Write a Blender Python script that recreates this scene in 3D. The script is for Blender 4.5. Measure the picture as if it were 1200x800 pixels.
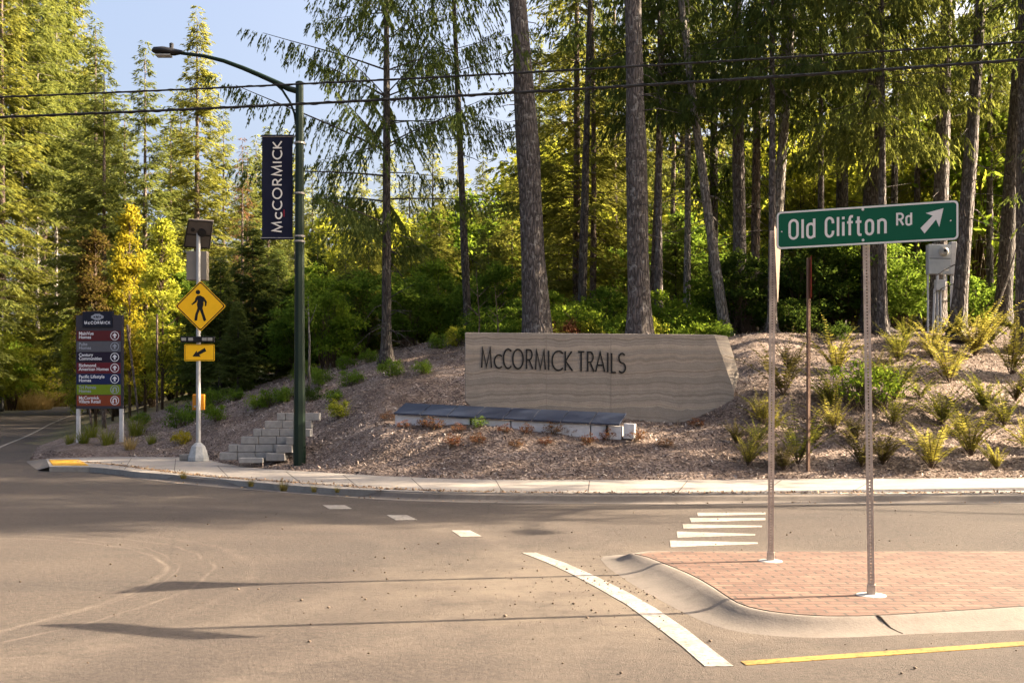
import bpy, math, random
import numpy as np
from mathutils import Vector, Matrix
R = math.radians
PI = math.pi
for o in list(bpy.data.objects):
    bpy.data.objects.remove(o)
S = bpy.context.scene
COL = S.collection

# ---------------------------------------------------------------- camera, sky, sun, exposure
EYE = 1.6
cam_d = bpy.data.cameras.new('camera'); cam = bpy.data.objects.new('camera', cam_d); COL.objects.link(cam)
cam.location = (0, 0, EYE); cam.rotation_euler = (R(90), 0, 0)
cam_d.lens = 36; cam_d.sensor_width = 36; cam_d.sensor_fit = 'HORIZONTAL'; cam_d.shift_y = 77/1200
cam_d.clip_end = 2000; cam_d.clip_start = 0.1
S.camera = cam
SUN_EL, SUN_AZ = 29.0, 8.5            # elevation, and how far behind the right-hand side the sun stands
W = bpy.data.worlds.new('World'); S.world = W; W.use_nodes = True
wn = W.node_tree; bg = wn.nodes['Background']
sky = wn.nodes.new('ShaderNodeTexSky'); sky.sky_type = 'NISHITA'; sky.sun_disc = False
sky.sun_elevation = R(SUN_EL); sky.sun_rotation = R(90-SUN_AZ)
sky.altitude = 0; sky.air_density = 0.8; sky.dust_density = 10.0; sky.ozone_density = 0.2
wn.links.new(sky.outputs[0], bg.inputs['Color']); bg.inputs['Strength'].default_value = 0.082
sd = bpy.data.lights.new('sun', 'SUN'); sd.energy = 5.0; sd.angle = R(0.53); sd.color = (1.0, 0.82, 0.60)
so = bpy.data.objects.new('sun', sd); COL.objects.link(so); so.location = (30, 5, 30)
sv = Vector((math.cos(R(SUN_EL))*math.cos(R(SUN_AZ)), math.cos(R(SUN_EL))*math.sin(R(SUN_AZ)), math.sin(R(SUN_EL))))
so.rotation_euler = sv.to_track_quat('Z', 'Y').to_euler()
S.view_settings.view_transform = 'Standard'; S.view_settings.look = 'None'
S.view_settings.exposure = 2.6; S.view_settings.gamma = 1.0; S.view_settings.use_curve_mapping = False
S.render.engine = 'CYCLES'
S.cycles.use_denoising = True
S.cycles.max_bounces = 8; S.cycles.diffuse_bounces = 4; S.cycles.transmission_bounces = 4; S.cycles.transparent_max_bounces = 4
S.cycles.use_adaptive_sampling = True; S.cycles.adaptive_threshold = 0.02

# ---------------------------------------------------------------- helpers
def tag(o, label=None, cat=None, group=None, kind=None):
    if label: o['label'] = label
    if cat: o['category'] = cat
    if group: o['group'] = group
    if kind: o['kind'] = kind
    return o

def empty(name, loc, rz=0, label=None, cat=None, group=None):
    o = bpy.data.objects.new(name, None); COL.objects.link(o)
    o.location = loc; o.rotation_euler = (0, 0, rz); o.empty_display_size = .2
    return tag(o, label, cat, group)

def mesh_from(name, V, F, smooth=False):
    """V (n,3); F list of index lists or an (m,4)/(m,3) array"""
    me = bpy.data.meshes.new(name)
    V = np.asarray(V, dtype=np.float32)
    if isinstance(F, np.ndarray):
        k = F.shape[1]; m = len(F)
        me.vertices.add(len(V)); me.vertices.foreach_set('co', V.ravel())
        me.loops.add(m*k); me.loops.foreach_set('vertex_index', F.astype(np.int32).ravel())
        me.polygons.add(m); me.polygons.foreach_set('loop_start', np.arange(0, m*k, k, dtype=np.int32))
        me.polygons.foreach_set('loop_total', np.full(m, k, dtype=np.int32))
        me.update(calc_edges=True)
    else:
        me.from_pydata([tuple(map(float, v)) for v in V], [], F); me.update()
    if smooth:
        me.polygons.foreach_set('use_smooth', np.ones(len(me.polygons), dtype=bool))
    return me

def link(name, me, mat, parent=None, loc=None, bevel=0):
    o = bpy.data.objects.new(name, me); COL.objects.link(o)
    if mat is not None: me.materials.append(mat) if len(me.materials) == 0 else None
    if parent is not None: o.parent = parent
    if loc is not None: o.location = loc
    if bevel:
        b = o.modifiers.new('bevel', 'BEVEL'); b.width = bevel; b.segments = 2; b.limit_method = 'ANGLE'; b.angle_limit = R(40)
    return o

class MB:
    def __init__(s): s.V = []; s.F = []
    def add(s, V, F):
        n = len(s.V); s.V += [tuple(map(float, v)) for v in V]; s.F += [[i+n for i in f] for f in F]; return s
    def box(s, c, d, rz=0, rx=0, ry=0):
        m = Matrix.Rotation(rz, 3, 'Z') @ Matrix.Rotation(ry, 3, 'Y') @ Matrix.Rotation(rx, 3, 'X'); c = Vector(c)
        V = [m @ Vector((x*d[0]/2, y*d[1]/2, z*d[2]/2)) + c for x in (-1, 1) for y in (-1, 1) for z in (-1, 1)]
        return s.add(V, [[0,1,3,2],[4,6,7,5],[0,4,5,1],[2,3,7,6],[0,2,6,4],[1,5,7,3]])
    def prism(s, P, y0, y1):
        """polygon P in (x,z), extruded along y"""
        n = len(P); V = [(p[0], y0, p[1]) for p in P] + [(p[0], y1, p[1]) for p in P]
        return s.add(V, [list(range(n)), list(range(2*n-1, n-1, -1))] + [[i, i+n, (i+1) % n+n, (i+1) % n] for i in range(n)])
    def tube(s, P, r, n=8, cap=True, noise=None):
        P = [Vector(p) for p in P]
        if not hasattr(r, '__len__'): r = [r]*len(P)
        V = []; up = Vector((0, 0, 1))
        prev = None
        for i, p in enumerate(P):
            t = (P[min(i+1, len(P)-1)] - P[max(i-1, 0)]).normalized()
            if prev is None:
                a = Vector((1, 0, 0)) if abs(t.x) < .9 else Vector((0, 1, 0))
                prev = (a - t*a.dot(t)).normalized()
            else: prev = (prev - t*prev.dot(t)).normalized()
            b = t.cross(prev)
            for k in range(n):
                q = 2*PI*k/n; rr = r[i]*(1 + (noise(i, k) if noise else 0))
                V.append(p + prev*math.cos(q)*rr + b*math.sin(q)*rr)
        F = [[i*n+k, i*n+(k+1) % n, (i+1)*n+(k+1) % n, (i+1)*n+k] for i in range(len(P)-1) for k in range(n)]
        if cap: F += [list(range(n))[::-1], list(range((len(P)-1)*n, len(P)*n))]
        return s.add(V, F)
    def disc(s, c, r, y0, y1, n=20):
        return s.prism([(c[0]+r*math.cos(2*PI*k/n), c[1]+r*math.sin(2*PI*k/n)) for k in range(n)], y0, y1)
    def build(s, name, mat, parent=None, smooth=False, bevel=0, loc=None):
        me = mesh_from(name, s.V, s.F, smooth)
        if smooth == 'auto':
            pass
        return link(name, me, mat, parent, loc, bevel)

def smoothstep(a, b, x):
    t = np.clip((x-a)/(b-a), 0, 1); return t*t*(3-2*t)

# pixel of the photograph (1200 x 800) on a level plane of height z -> real ground point
def G(px, py, z=0.0):
    Y = 1200*(EYE-z)/(py-477); return (px-600)*Y/1200, Y
def XZ(px, py, Y): return (px-600)*Y/1200, EYE+(477-py)*Y/1200

# ---------------------------------------------------------------- materials
def new_mat(name):
    m = bpy.data.materials.new(name); m.use_nodes = True
    return m, m.node_tree, m.node_tree.nodes['Principled BSDF']
def N(t, kind, **kw):
    n = t.nodes.new('ShaderNode'+kind)
    for k, v in kw.items():
        if k in n.inputs: n.inputs[k].default_value = v
        else: setattr(n, k, v)
    return n
def coords(t, space='Object', scale=(1, 1, 1)):
    tc = t.nodes.new('ShaderNodeTexCoord'); mp = t.nodes.new('ShaderNodeMapping'); mp.inputs['Scale'].default_value = scale
    t.links.new(tc.outputs[space], mp.inputs['Vector']); return mp.outputs[0]
def world_pos(t, scale=(1, 1, 1)):
    g = t.nodes.new('ShaderNodeNewGeometry'); mp = t.nodes.new('ShaderNodeMapping'); mp.inputs['Scale'].default_value = scale
    t.links.new(g.outputs['Position'], mp.inputs['Vector']); return mp.outputs[0]
def noise(t, vec, scale, detail=4, rough=.6, dist=0):
    n = N(t, 'TexNoise'); n.inputs['Scale'].default_value = scale; n.inputs['Detail'].default_value = detail
    n.inputs['Roughness'].default_value = rough; n.inputs['Distortion'].default_value = dist
    t.links.new(vec, n.inputs['Vector']); return n.outputs['Fac']
def ramp(t, fac, stops):
    r = N(t, 'ValToRGB'); e = r.color_ramp.elements
    while len(e) < len(stops): e.new(.5)
    for el, (p, c) in zip(e, stops):
        el.position = p; el.color = (*c, 1) if len(c) == 3 else c
    t.links.new(fac, r.inputs['Fac']); return r.outputs['Color']
def mixc(t, fac, a, b, mode='MIX'):
    m = N(t, 'Mix', data_type='RGBA', blend_type=mode)
    for i, v in ((0, fac), (6, a), (7, b)):
        if isinstance(v, (int, float)): m.inputs[i].default_value = v
        elif isinstance(v, tuple): m.inputs[i].default_value = (*v, 1)
        else: t.links.new(v, m.inputs[i])
    return m.outputs[2]
def math_(t, op, a, b=None):
    m = N(t, 'Math', operation=op)
    for i, v in ((0, a), (1, b)):
        if v is None: continue
        if isinstance(v, (int, float)): m.inputs[i].default_value = v
        else: t.links.new(v, m.inputs[i])
    return m.outputs[0]
def bump(t, bs, h, strength, dist=.02):
    b = N(t, 'Bump'); b.inputs['Strength'].default_value = strength; b.inputs['Distance'].default_value = dist
    t.links.new(h, b.inputs['Height']); t.links.new(b.outputs[0], bs.inputs['Normal'])

def plain(name, c, rough=.6, metal=0, var=.12, nscale=6, bmp=0.05):
    m, t, bs = new_mat(name); v = coords(t)
    f = noise(t, v, nscale, 5)
    c = tuple(x*.64 for x in c)
    lo = tuple(x*(1-var) for x in c); hi = tuple(min(1, x*(1+var)) for x in c)
    t.links.new(ramp(t, f, [(.3, lo), (.7, hi)]), bs.inputs['Base Color'])
    bs.inputs['Roughness'].default_value = rough; bs.inputs['Metallic'].default_value = metal; bs.inputs['Specular IOR Level'].default_value = .22
    if bmp: bump(t, bs, noise(t, v, 60, 3), bmp, .005)
    return m

def leaf_mat(name, cols, trans=.4, gloss=.0):
    """every leaf takes its own tint, clumps drift in tone, light passes through"""
    m = bpy.data.materials.new(name); m.use_nodes = True; t = m.node_tree
    t.nodes.remove(t.nodes['Principled BSDF']); out = t.nodes['Material Output']
    g = N(t, 'NewGeometry'); oi = N(t, 'ObjectInfo')
    f = math_(t, 'MULTIPLY', g.outputs['Random Per Island'], .55)
    cl = noise(t, world_pos(t), .55, 3)
    f = math_(t, 'ADD', f, math_(t, 'MULTIPLY', math_(t, 'SUBTRACT', cl, .28), .9))
    f = math_(t, 'ADD', f, math_(t, 'MULTIPLY', math_(t, 'SUBTRACT', oi.outputs['Random'], .5), .3))
    col = ramp(t, f, [(i/(len(cols)-1)*.9+.05, c) for i, c in enumerate(cols)])
    d = N(t, 'BsdfDiffuse'); tr = N(t, 'BsdfTranslucent'); mx = N(t, 'MixShader')
    t.links.new(col, d.inputs['Color'])
    t.links.new(mixc(t, .5, col, (min(1, cols[-1][0]*1.6), min(1, cols[-1][1]*1.6), cols[-1][2]*1.0)), tr.inputs['Color'])
    mx.inputs[0].default_value = trans
    t.links.new(d.outputs[0], mx.inputs[1]); t.links.new(tr.outputs[0], mx.inputs[2])
    last = mx.outputs[0]
    if gloss:
        gl = N(t, 'BsdfGlossy'); gl.inputs['Roughness'].default_value = .45; m2 = N(t, 'MixShader'); m2.inputs[0].default_value = gloss
        t.links.new(last, m2.inputs[1]); t.links.new(gl.outputs[0], m2.inputs[2]); last = m2.outputs[0]
    t.links.new(last, out.inputs['Surface'])
    return m

def bark_mat(name, lo, hi, patch=None):
    m, t, bs = new_mat(name); v = coords(t, scale=(1, 1, .22)); vo = coords(t)
    cr = N(t, 'TexVoronoi'); cr.feature = 'DISTANCE_TO_EDGE'; cr.inputs['Scale'].default_value = 14
    wv = N(t, 'Mix', data_type='VECTOR')
    nn = N(t, 'TexNoise'); nn.inputs['Scale'].default_value = 5; t.links.new(v, nn.inputs['Vector'])
    wv.inputs[0].default_value = .12; t.links.new(v, wv.inputs[4]); t.links.new(nn.outputs['Color'], wv.inputs[5])
    t.links.new(wv.outputs[1], cr.inputs['Vector'])
    f = noise(t, v, 20, 6, .7)
    col = ramp(t, f, [(.3, lo), (.72, hi)])
    crk = ramp(t, cr.outputs['Distance'], [(0, (.26, .25, .24)), (.20, (1, 1, 1))])
    col = mixc(t, 1.0, col, crk, 'MULTIPLY')
    if patch:
        pf = ramp(t, noise(t, vo, 5, 5, .7), [(.56, (0, 0, 0)), (.64, (1, 1, 1))])
        pm = N(t, 'RGBToBW'); t.links.new(pf, pm.inputs[0])
        col = mixc(t, math_(t, 'MULTIPLY', pm.outputs[0], .6), col, patch)
    t.links.new(col, bs.inputs['Base Color']); bs.inputs['Roughness'].default_value = .95
    hh = math_(t, 'ADD', math_(t, 'MULTIPLY', cr.outputs['Distance'], 2.5), math_(t, 'MULTIPLY', f, .5))
    bump(t, bs, hh, .9, .05)
    return m
# ---------------------------------------------------------------- terrain functions
def road_z(Y): return 2.0*smoothstep(40, 130, np.asarray(Y, float))

COLS = [(-400, [(31, .1), (60, .3), (200, 2.2)]),
        (40,  [(31, .12), (38, .14), (60, .5), (120, 2.0), (200, 2.3)]),
        (90,  [(30.4, .13), (34, .50), (40, .92), (48, .95), (73, .75), (120, 2.1), (200, 2.6)]),
        (150, [(30.4, .13), (36, .62), (45, 1.15), (60, 1.6), (90, 2.0), (200, 3)]),
        (210, [(28, .13), (33, .66), (39, 1.25), (46, 1.9), (60, 2.3), (90, 2.6), (200, 3)]),
        (270, [(25.6, .13), (27, .42), (30, .9), (36, 1.9), (42, 2.6), (60, 3.2), (200, 4)]),
        (350, [(23.5, .13), (25, .39), (29, 1.17), (36, 2.95), (42, 3.5), (60, 3.9), (200, 5)]),
        (450, [(21.8, .13), (23, .62), (24.2, 1.10), (27, 1.6), (32, 2.9), (37, 3.9), (45, 4.2), (200, 5)]),
        (600, [(20.75, .13), (22.3, .62), (23.4, 1.03), (25, 1.28), (28, 2.2), (32, 3.3), (36, 4.06), (50, 4.4), (200, 5)]),
        (800, [(20.75, .13), (22.3, .60), (23, .89), (25, 1.15), (28, 2.0), (32, 3.2), (36, 4.1), (50, 4.4), (200, 5)]),
        (890, [(20.8, .13), (22.5, .55), (24, 1.25), (25, 1.95), (29, 2.9), (33, 3.85), (38, 4.4), (55, 4.8), (200, 5)]),
        (1200, [(21.2, .13), (23, .39), (26, 1.32), (31, 2.94), (36, 4.36), (42, 5.06), (60, 5.4), (200, 6)]),
        (2600, [(21.2, .13), (23, .39), (26, 1.32), (31, 2.94), (36, 4.36), (42, 5.06), (60, 5.4), (200, 6)])]
_rng = np.random.default_rng(5)
_NW = [(_rng.uniform(0, 2*PI), _rng.uniform(0, 2*PI), _rng.uniform(.35, 1)) for _ in range(24)]
def wobble(X, Y, f0=.5, f1=4.0):
    z = 0
    for i, (a, ph, am) in enumerate(_NW):
        f = f0*(f1/f0)**(i/23); z = z + am*np.sin(f*(X*math.cos(a)+Y*math.sin(a))*2+ph)/(1+i*.35)
    return z*.16
def bank_raw(X, Y):
    X = np.asarray(X, float); Y = np.asarray(Y, float)
    u = 600+1200*X/np.maximum(Y, 12)
    c = np.array([k for k, _ in COLS], float); Z = np.array([np.interp(Y, [p[0] for p in pr], [p[1] for p in pr]) for _, pr in COLS])
    u = np.clip(u, c[0], c[-1]-1e-3); i = np.clip(np.searchsorted(c, u, side='right')-1, 0, len(c)-2)
    f = (u-c[i])/(c[i+1]-c[i]); f = f*f*(3-2*f)*.5+f*.5
    idx = np.indices(X.shape)
    return Z[(i, *idx)]*(1-f) + Z[(i+1, *idx)]*f

# road outline: kerb line right to left, then up the right edge of the side road, back down its far edge
KERB_PX = [(1200, 590.5), (1050, 590.5), (900, 591), (750, 591), (600, 590), (520, 588.5), (450, 586), (390, 582), (330, 577), (260, 571.5), (200, 566), (160, 560.5), (125, 555), (100, 551.2), (78, 549.2), (58, 547.6)]
KERB = [(60, 16.9), (30, 16.9), (16, 16.9)] + [G(x, y) for x, y in KERB_PX]
RIGHT = [(-14.6, 31), (-16.6, 35.5), (-19, 41), (-25, 57), (-31, 73), (-38, 95), (-43, 120), (-44, 160)]
FAR = [(-54, 160), (-49.5, 135), (-47, 105), (-42.5, 85), (-37, 68), (-32, 50), (-29, 38), (-29, 30), (-34, 24), (-70, 20)]
ROAD = np.array(KERB + RIGHT + FAR + [(-70, -40), (60, -40)])
def dist_road(X, Y):
    """signed distance to the road outline, positive outside"""
    X = np.asarray(X, float); Y = np.asarray(Y, float)
    d = np.full(X.shape, 1e9); ins = np.zeros(X.shape, bool)
    for (ax, ay), (bx, by) in zip(ROAD, np.roll(ROAD, -1, 0)):
        ex, ey = bx-ax, by-ay; t = np.clip(((X-ax)*ex+(Y-ay)*ey)/(ex*ex+ey*ey), 0, 1)
        d = np.minimum(d, np.hypot(X-ax-t*ex, Y-ay-t*ey))
        c = ((ay > Y) != (by > Y)); 
        with np.errstate(divide='ignore', invalid='ignore'): xi = ax+(Y-ay)*ex/(ey if ey else 1e-9)
        ins ^= c & (X < xi)
    return np.where(ins, -d, d)
# concrete walk: back edge (where the bank starts)
BACK_PX = [(1200, 560), (1000, 560.5), (800, 562), (600, 562), (520, 560.5), (450, 557.5), (400, 554.5), (350, 551.5), (310, 549), (280, 546), (255, 541), (245, 537), (215, 535.5), (150, 535), (105, 535.5)]
FRONT_PX = [(58, 546.6), (105, 546.9), (130, 549), (165, 553), (205, 556), (240, 559), (280, 563), (330, 567.5), (400, 572.5), (500, 576), (600, 577.5), (900, 578.5), (1200, 578)]
BACK = [(60, 21.0), (30, 21.2), (16, 21.3)] + [G(x, y, .13) for x, y in BACK_PX]
FRONT = [G(x, y, .13) for x, y in FRONT_PX] + [(16, 17.45), (30, 17.5), (60, 17.5)]
WALK = np.array(BACK + [G(54, 537.2, .13)] + FRONT)
def dist_poly(P, X, Y):
    global ROAD
    keep = ROAD; ROAD = P; r = dist_road(X, Y); ROAD = keep; return r

def ground_z(X, Y):
    X = np.asarray(X, float); Y = np.asarray(Y, float)
    d = dist_road(X, Y); w = dist_poly(WALK, X, Y)
    b = bank_raw(X, Y)
    m = smoothstep(.0, 1.6, w)
    rough = wobble(X, Y)*.55*smoothstep(.2, 3, w)*smoothstep(.3, 3, d)
    near = (Y < 33) & (X > -16)
    z = np.where(near, np.where(w > 0, .09+(b-.09)*np.clip(.35+.65*m, 0, 1), .05), b)
    z = z + rough
    # between kerb and walk: a narrow dirt strip
    strip = near & (d > 0) & (d < 1.6) & (w > 0) & (b < .2)
    z = np.where(strip, .085, z)
    rz = road_z(Y)
    z = np.where(d < 0, rz-.08, np.minimum(z, rz + .02 + np.maximum(d, 0)*np.where(near, .9, .30)))
    z = np.where((d > 0) & (d < .50) & near, np.minimum(z, -.05), z)
    z = np.where(w < 0, np.minimum(z, .05), z)
    return z
def gz(x, y): return float(ground_z(np.array([x]), np.array([y]))[0])
def hit(px, py):
    """where the sight line through a photo pixel meets the bank"""
    Y = np.arange(17, 140, .05); X = (px-600)*Y/1200; zr = EYE+(477-py)*Y/1200
    zg = ground_z(X, Y); k = np.argmax(zg >= zr)
    if zg[k] < zr[k]: k = len(Y)-1
    return float(X[k]), float(Y[k]), float(zg[k])
def at(px, Y):
    x = (px-600)*Y/1200; return x, Y, gz(x, Y)

def grid(name, x0, x1, y0, y1, step, zf, mat, drop=None, smooth=True):
    xs = np.arange(x0, x1+step*.5, step); ys = np.arange(y0, y1+step*.5, step)
    X, Y = np.meshgrid(xs, ys); Z = zf(X, Y); nx, ny = len(xs), len(ys)
    i = (np.arange(ny-1)[:, None]*nx+np.arange(nx-1)[None]).ravel()
    F = np.stack([i, i+1, i+nx+1, i+nx], 1)
    if drop is not None:
        cx = (xs[:-1]+xs[1:])/2; cy = (ys[:-1]+ys[1:])/2; CX, CY = np.meshgrid(cx, cy); F = F[~drop(CX, CY).ravel()]
    return mesh_from(name, np.stack([X, Y, Z], -1).reshape(-1, 3), F, smooth)

# ---------------------------------------------------------------- ground materials
def asphalt():
    m, t, bs = new_mat('asphalt'); v = world_pos(t)
    col = ramp(t, noise(t, v, .35, 5, .6), [(.3, (0.052, 0.041, 0.035)), (.7, (0.075, 0.061, 0.050))])
    speck = ramp(t, noise(t, v, 42, 6, .95), [(.34, (.45, .44, .43)), (.47, (.95, .95, .95)), (.56, (1.05, 1.05, 1.05)), (.66, (1.9, 1.8, 1.65))])
    col = mixc(t, .9, col, speck, 'MULTIPLY')
    col = mixc(t, .8, col, ramp(t, noise(t, v, 17, 3, .7), [(.40, (.80, .79, .78)), (.5, (1, 1, 1)), (.62, (1.18, 1.16, 1.13))]), 'MULTIPLY')
    col = mixc(t, .9, col, ramp(t, noise(t, world_pos(t, (.35, 1, 1)), .5, 6, .65, .6), [(.38, (.80, .81, .84)), (.52, (1, 1, 1)), (.7, (1.1, 1.08, 1.05))]), 'MULTIPLY')
    def bw(c):
        n = N(t, 'RGBToBW'); t.links.new(c, n.inputs[0]); return n.outputs[0]
    # pale dust swept into arcs by turning wheels
    g = N(t, 'NewGeometry')
    streak = noise(t, v, 2.3, 6, .75)
    for (cx, cy, r, w, amt) in ((-6.8, 9.0, 3.55, .035, .9), (-6.8, 9.1, 3.95, .03, .9), (-6.7, 9.0, 4.3, .10, .3), (-6.9, 9.1, 3.72, .015, .8), (-7.3, 9.0, 4.0, .04, .5),
                                (-6.2, 10.3, 6.3, .45, .55), (-6.0, 10.2, 7.4, .5, .38), (-6.4, 10.6, 5.2, .35, .25), (4.6, 2.2, 8.6, .5, .3)):
        dv = N(t, 'VectorMath', operation='SUBTRACT'); t.links.new(g.outputs['Position'], dv.inputs[0]); dv.inputs[1].default_value = (cx, cy, 0)
        ln = N(t, 'VectorMath', operation='LENGTH'); t.links.new(dv.outputs[0], ln.inputs[0])
        d = math_(t, 'ABSOLUTE', math_(t, 'SUBTRACT', math_(t, 'ADD', ln.outputs['Value'], math_(t, 'MULTIPLY', noise(t, v, .8, 2), .25)), r+.12))
        f = math_(t, 'SUBTRACT', 1, math_(t, 'MINIMUM', math_(t, 'DIVIDE', d, w), 1))
        f = math_(t, 'MULTIPLY', f, bw(ramp(t, streak, [(.38, (0, 0, 0)), (.62, (1, 1, 1))])))
        col = mixc(t, math_(t, 'MULTIPLY', f, amt*.6), col, (.175, .142, .112))
    # dust lying against the median
    dv = N(t, 'VectorMath', operation='SUBTRACT'); t.links.new(g.outputs['Position'], dv.inputs[0]); dv.inputs[1].default_value = (1.4, 9.2, 0)
    ln = N(t, 'VectorMath', operation='LENGTH'); t.links.new(dv.outputs[0], ln.inputs[0])
    f = math_(t, 'SUBTRACT', 1, math_(t, 'MINIMUM', math_(t, 'DIVIDE', ln.outputs['Value'], 3.4), 1))
    f = math_(t, 'MULTIPLY', math_(t, 'MULTIPLY', f, 1.6), bw(ramp(t, noise(t, v, 1.4, 6, .75), [(.35, (.1, .1, .1)), (.65, (1, 1, 1))])))
    col = mixc(t, math_(t, 'MINIMUM', f, .7), col, (.135, .108, .082))
    # hairline tar seams and cracks
    vo = N(t, 'TexVoronoi'); vo.feature = 'DISTANCE_TO_EDGE'; vo.inputs['Scale'].default_value = .22
    mx = N(t, 'Mix', data_type='VECTOR'); nn = N(t, 'TexNoise'); nn.inputs['Scale'].default_value = .9; nn.inputs['Detail'].default_value = 5
    t.links.new(v, nn.inputs['Vector']); mx.inputs[0].default_value = .25; t.links.new(v, mx.inputs[4]); t.links.new(nn.outputs['Color'], mx.inputs[5]); t.links.new(mx.outputs[1], vo.inputs['Vector'])
    ck = ramp(t, vo.outputs['Distance'], [(0, (.6, .6, .6)), (.004, (1, 1, 1))])
    col = mixc(t, .35, col, ck, 'MULTIPLY')
    t.links.new(col, bs.inputs['Base Color']); bs.inputs['Roughness'].default_value = .92
    bs.inputs['Specular IOR Level'].default_value = .3
    bump(t, bs, math_(t, 'ADD', noise(t, v, 45, 4, .9), math_(t, 'MULTIPLY', noise(t, v, 9, 4, .7), .6)), .8, .022)
    return m
def concrete(name, c=(.42, .39, .36), joint=None):
    m, t, bs = new_mat(name); v = world_pos(t)
    col = ramp(t, noise(t, v, 1.3, 6, .7), [(.3, tuple(x*.78 for x in c)), (.7, tuple(x*1.1 for x in c))])
    col = mixc(t, .5, col, ramp(t, noise(t, v, 45, 4, .8), [(.35, (.72, .71, .7)), (.6, (1.05, 1.05, 1.05))]), 'MULTIPLY')
    col = mixc(t, .7, col, ramp(t, noise(t, v, 5, 6, .75), [(.3, (.66, .62, .57)), (.5, (1, 1, 1))]), 'MULTIPLY')
    t.links.new(col, bs.inputs['Base Color']); bs.inputs['Roughness'].default_value = .9
    bump(t, bs, math_(t, 'ADD', noise(t, v, 70, 3), noise(t, v, 8, 4)), .35, .008)
    return m
def mulch():
    m, t, bs = new_mat('mulch'); v = world_pos(t)
    vo = N(t, 'TexVoronoi'); vo.inputs['Scale'].default_value = 17; vo.inputs['Randomness'].default_value = 1
    mp = world_pos(t, (1, 1.9, 1.4)); t.links.new(mp, vo.inputs['Vector'])
    bwn = N(t, 'RGBToBW'); t.links.new(vo.outputs['Color'], bwn.inputs[0])
    col = ramp(t, bwn.outputs[0], [(.1, (.08, .055, .043)), (.5, (.18, .130, .105)), (.9, (.33, .265, .22))])
    col = mixc(t, .8, col, ramp(t, noise(t, v, .7, 5, .7), [(.35, (.48, .38, .32)), (.62, (1.15, 1.12, 1.1))]), 'MULTIPLY')
    t.links.new(col, bs.inputs['Base Color']); bs.inputs['Roughness'].default_value = .95
    bump(t, bs, math_(t, 'ADD', vo.outputs['Distance'], noise(t, v, 12, 5, .7)), 1.0, .06)
    return m
def soil():
    m, t, bs = new_mat('forest_soil'); v = world_pos(t)
    col = ramp(t, noise(t, v, 1.6, 8, .75), [(.3, (.05, .04, .028)), (.5, (.11, .09, .05)), (.7, (.10, .12, .045))])
    t.links.new(col, bs.inputs['Base Color']); bs.inputs['Roughness'].default_value = 1
    bump(t, bs, noise(t, v, 6, 6, .8), 1, .1)
    return m
def brick():
    m, t, bs = new_mat('median_brick'); v = coords(t, 'Object')
    br = N(t, 'TexBrick'); br.inputs['Scale'].default_value = 1.0
    br.inputs['Brick Width'].default_value = .22; br.inputs['Row Height'].default_value = .11; br.inputs['Mortar Size'].default_value = .012
    br.inputs['Color1'].default_value = (.082, .040, .026, 1); br.inputs['Color2'].default_value = (.128, .074, .050, 1); br.inputs['Mortar'].default_value = (.04, .027, .02, 1)
    br.inputs['Bias'].default_value = -.1; t.links.new(v, br.inputs['Vector'])
    dirt = ramp(t, noise(t, v, 2.2, 6, .75), [(.35, (.75, .70, .66)), (.65, (1.25, 1.22, 1.18))])
    col = mixc(t, .8, br.outputs['Color'], dirt, 'MULTIPLY')
    col = mixc(t, .8, col, ramp(t, noise(t, world_pos(t, (1, 2.2, 1)), 7, 6, .85), [(.34, (.35, .31, .28)), (.44, (1, 1, 1)), (.6, (1.15, 1.12, 1.1))]), 'MULTIPLY')
    t.links.new(col, bs.inputs['Base Color']); bs.inputs['Roughness'].default_value = .9
    bump(t, bs, math_(t, 'ADD', math_(t, 'MULTIPLY', br.outputs['Fac'], -1), math_(t, 'MULTIPLY', noise(t, v, 25, 4), .6)), .7, .012)
    return m
def paint(name, c):
    m, t, bs = new_mat(name); v = world_pos(t)
    wear = ramp(t, noise(t, v, 24, 6, .8), [(.38, tuple(x*.30 for x in c)), (.50, c)])
    wear = mixc(t, .9, wear, ramp(t, noise(t, v, 2.4, 7, .8), [(.34, (.50, .46, .42)), (.56, (1, 1, 1))]), 'MULTIPLY')
    t.links.new(wear, bs.inputs['Base Color']); bs.inputs['Roughness'].default_value = .7
    bump(t, bs, noise(t, v, 90, 3), .3, .004)
    return m
M_ASPH = asphalt(); M_CONC = concrete('kerb_concrete', (.125, .104, .087)); M_WALK = concrete('walk_concrete', (.255, .228, .20))
M_MULCH = mulch(); M_SOIL = soil(); M_BRICK = brick(); M_WHITE = paint('white_road_paint', (.281, .254, .222)); M_YEL = paint('yellow_road_paint', (.281, .168, .027))
M_JOINT = plain('joint_dirt', (.07, .055, .045), .95)

# ---------------------------------------------------------------- the setting
def in_fine(X, Y): return (X > -20) & (X < 20) & (Y > 16.5) & (Y < 44)
tag(link('ground', grid('ground', -350, 350, -100, 500, 2.0, lambda X, Y: ground_z(X, Y)-.03, M_SOIL, in_fine), M_SOIL), kind='structure')
tag(link('mulch_bank', grid('mulch_bank', -21, 21, 16.5, 45, .12, lambda X, Y: ground_z(X, Y)+wobble(X*3.1, Y*3.1, .8, 6)*.05*smoothstep(.1, .8, dist_poly(WALK, X, Y)), M_MULCH), M_MULCH), kind='structure')

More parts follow.
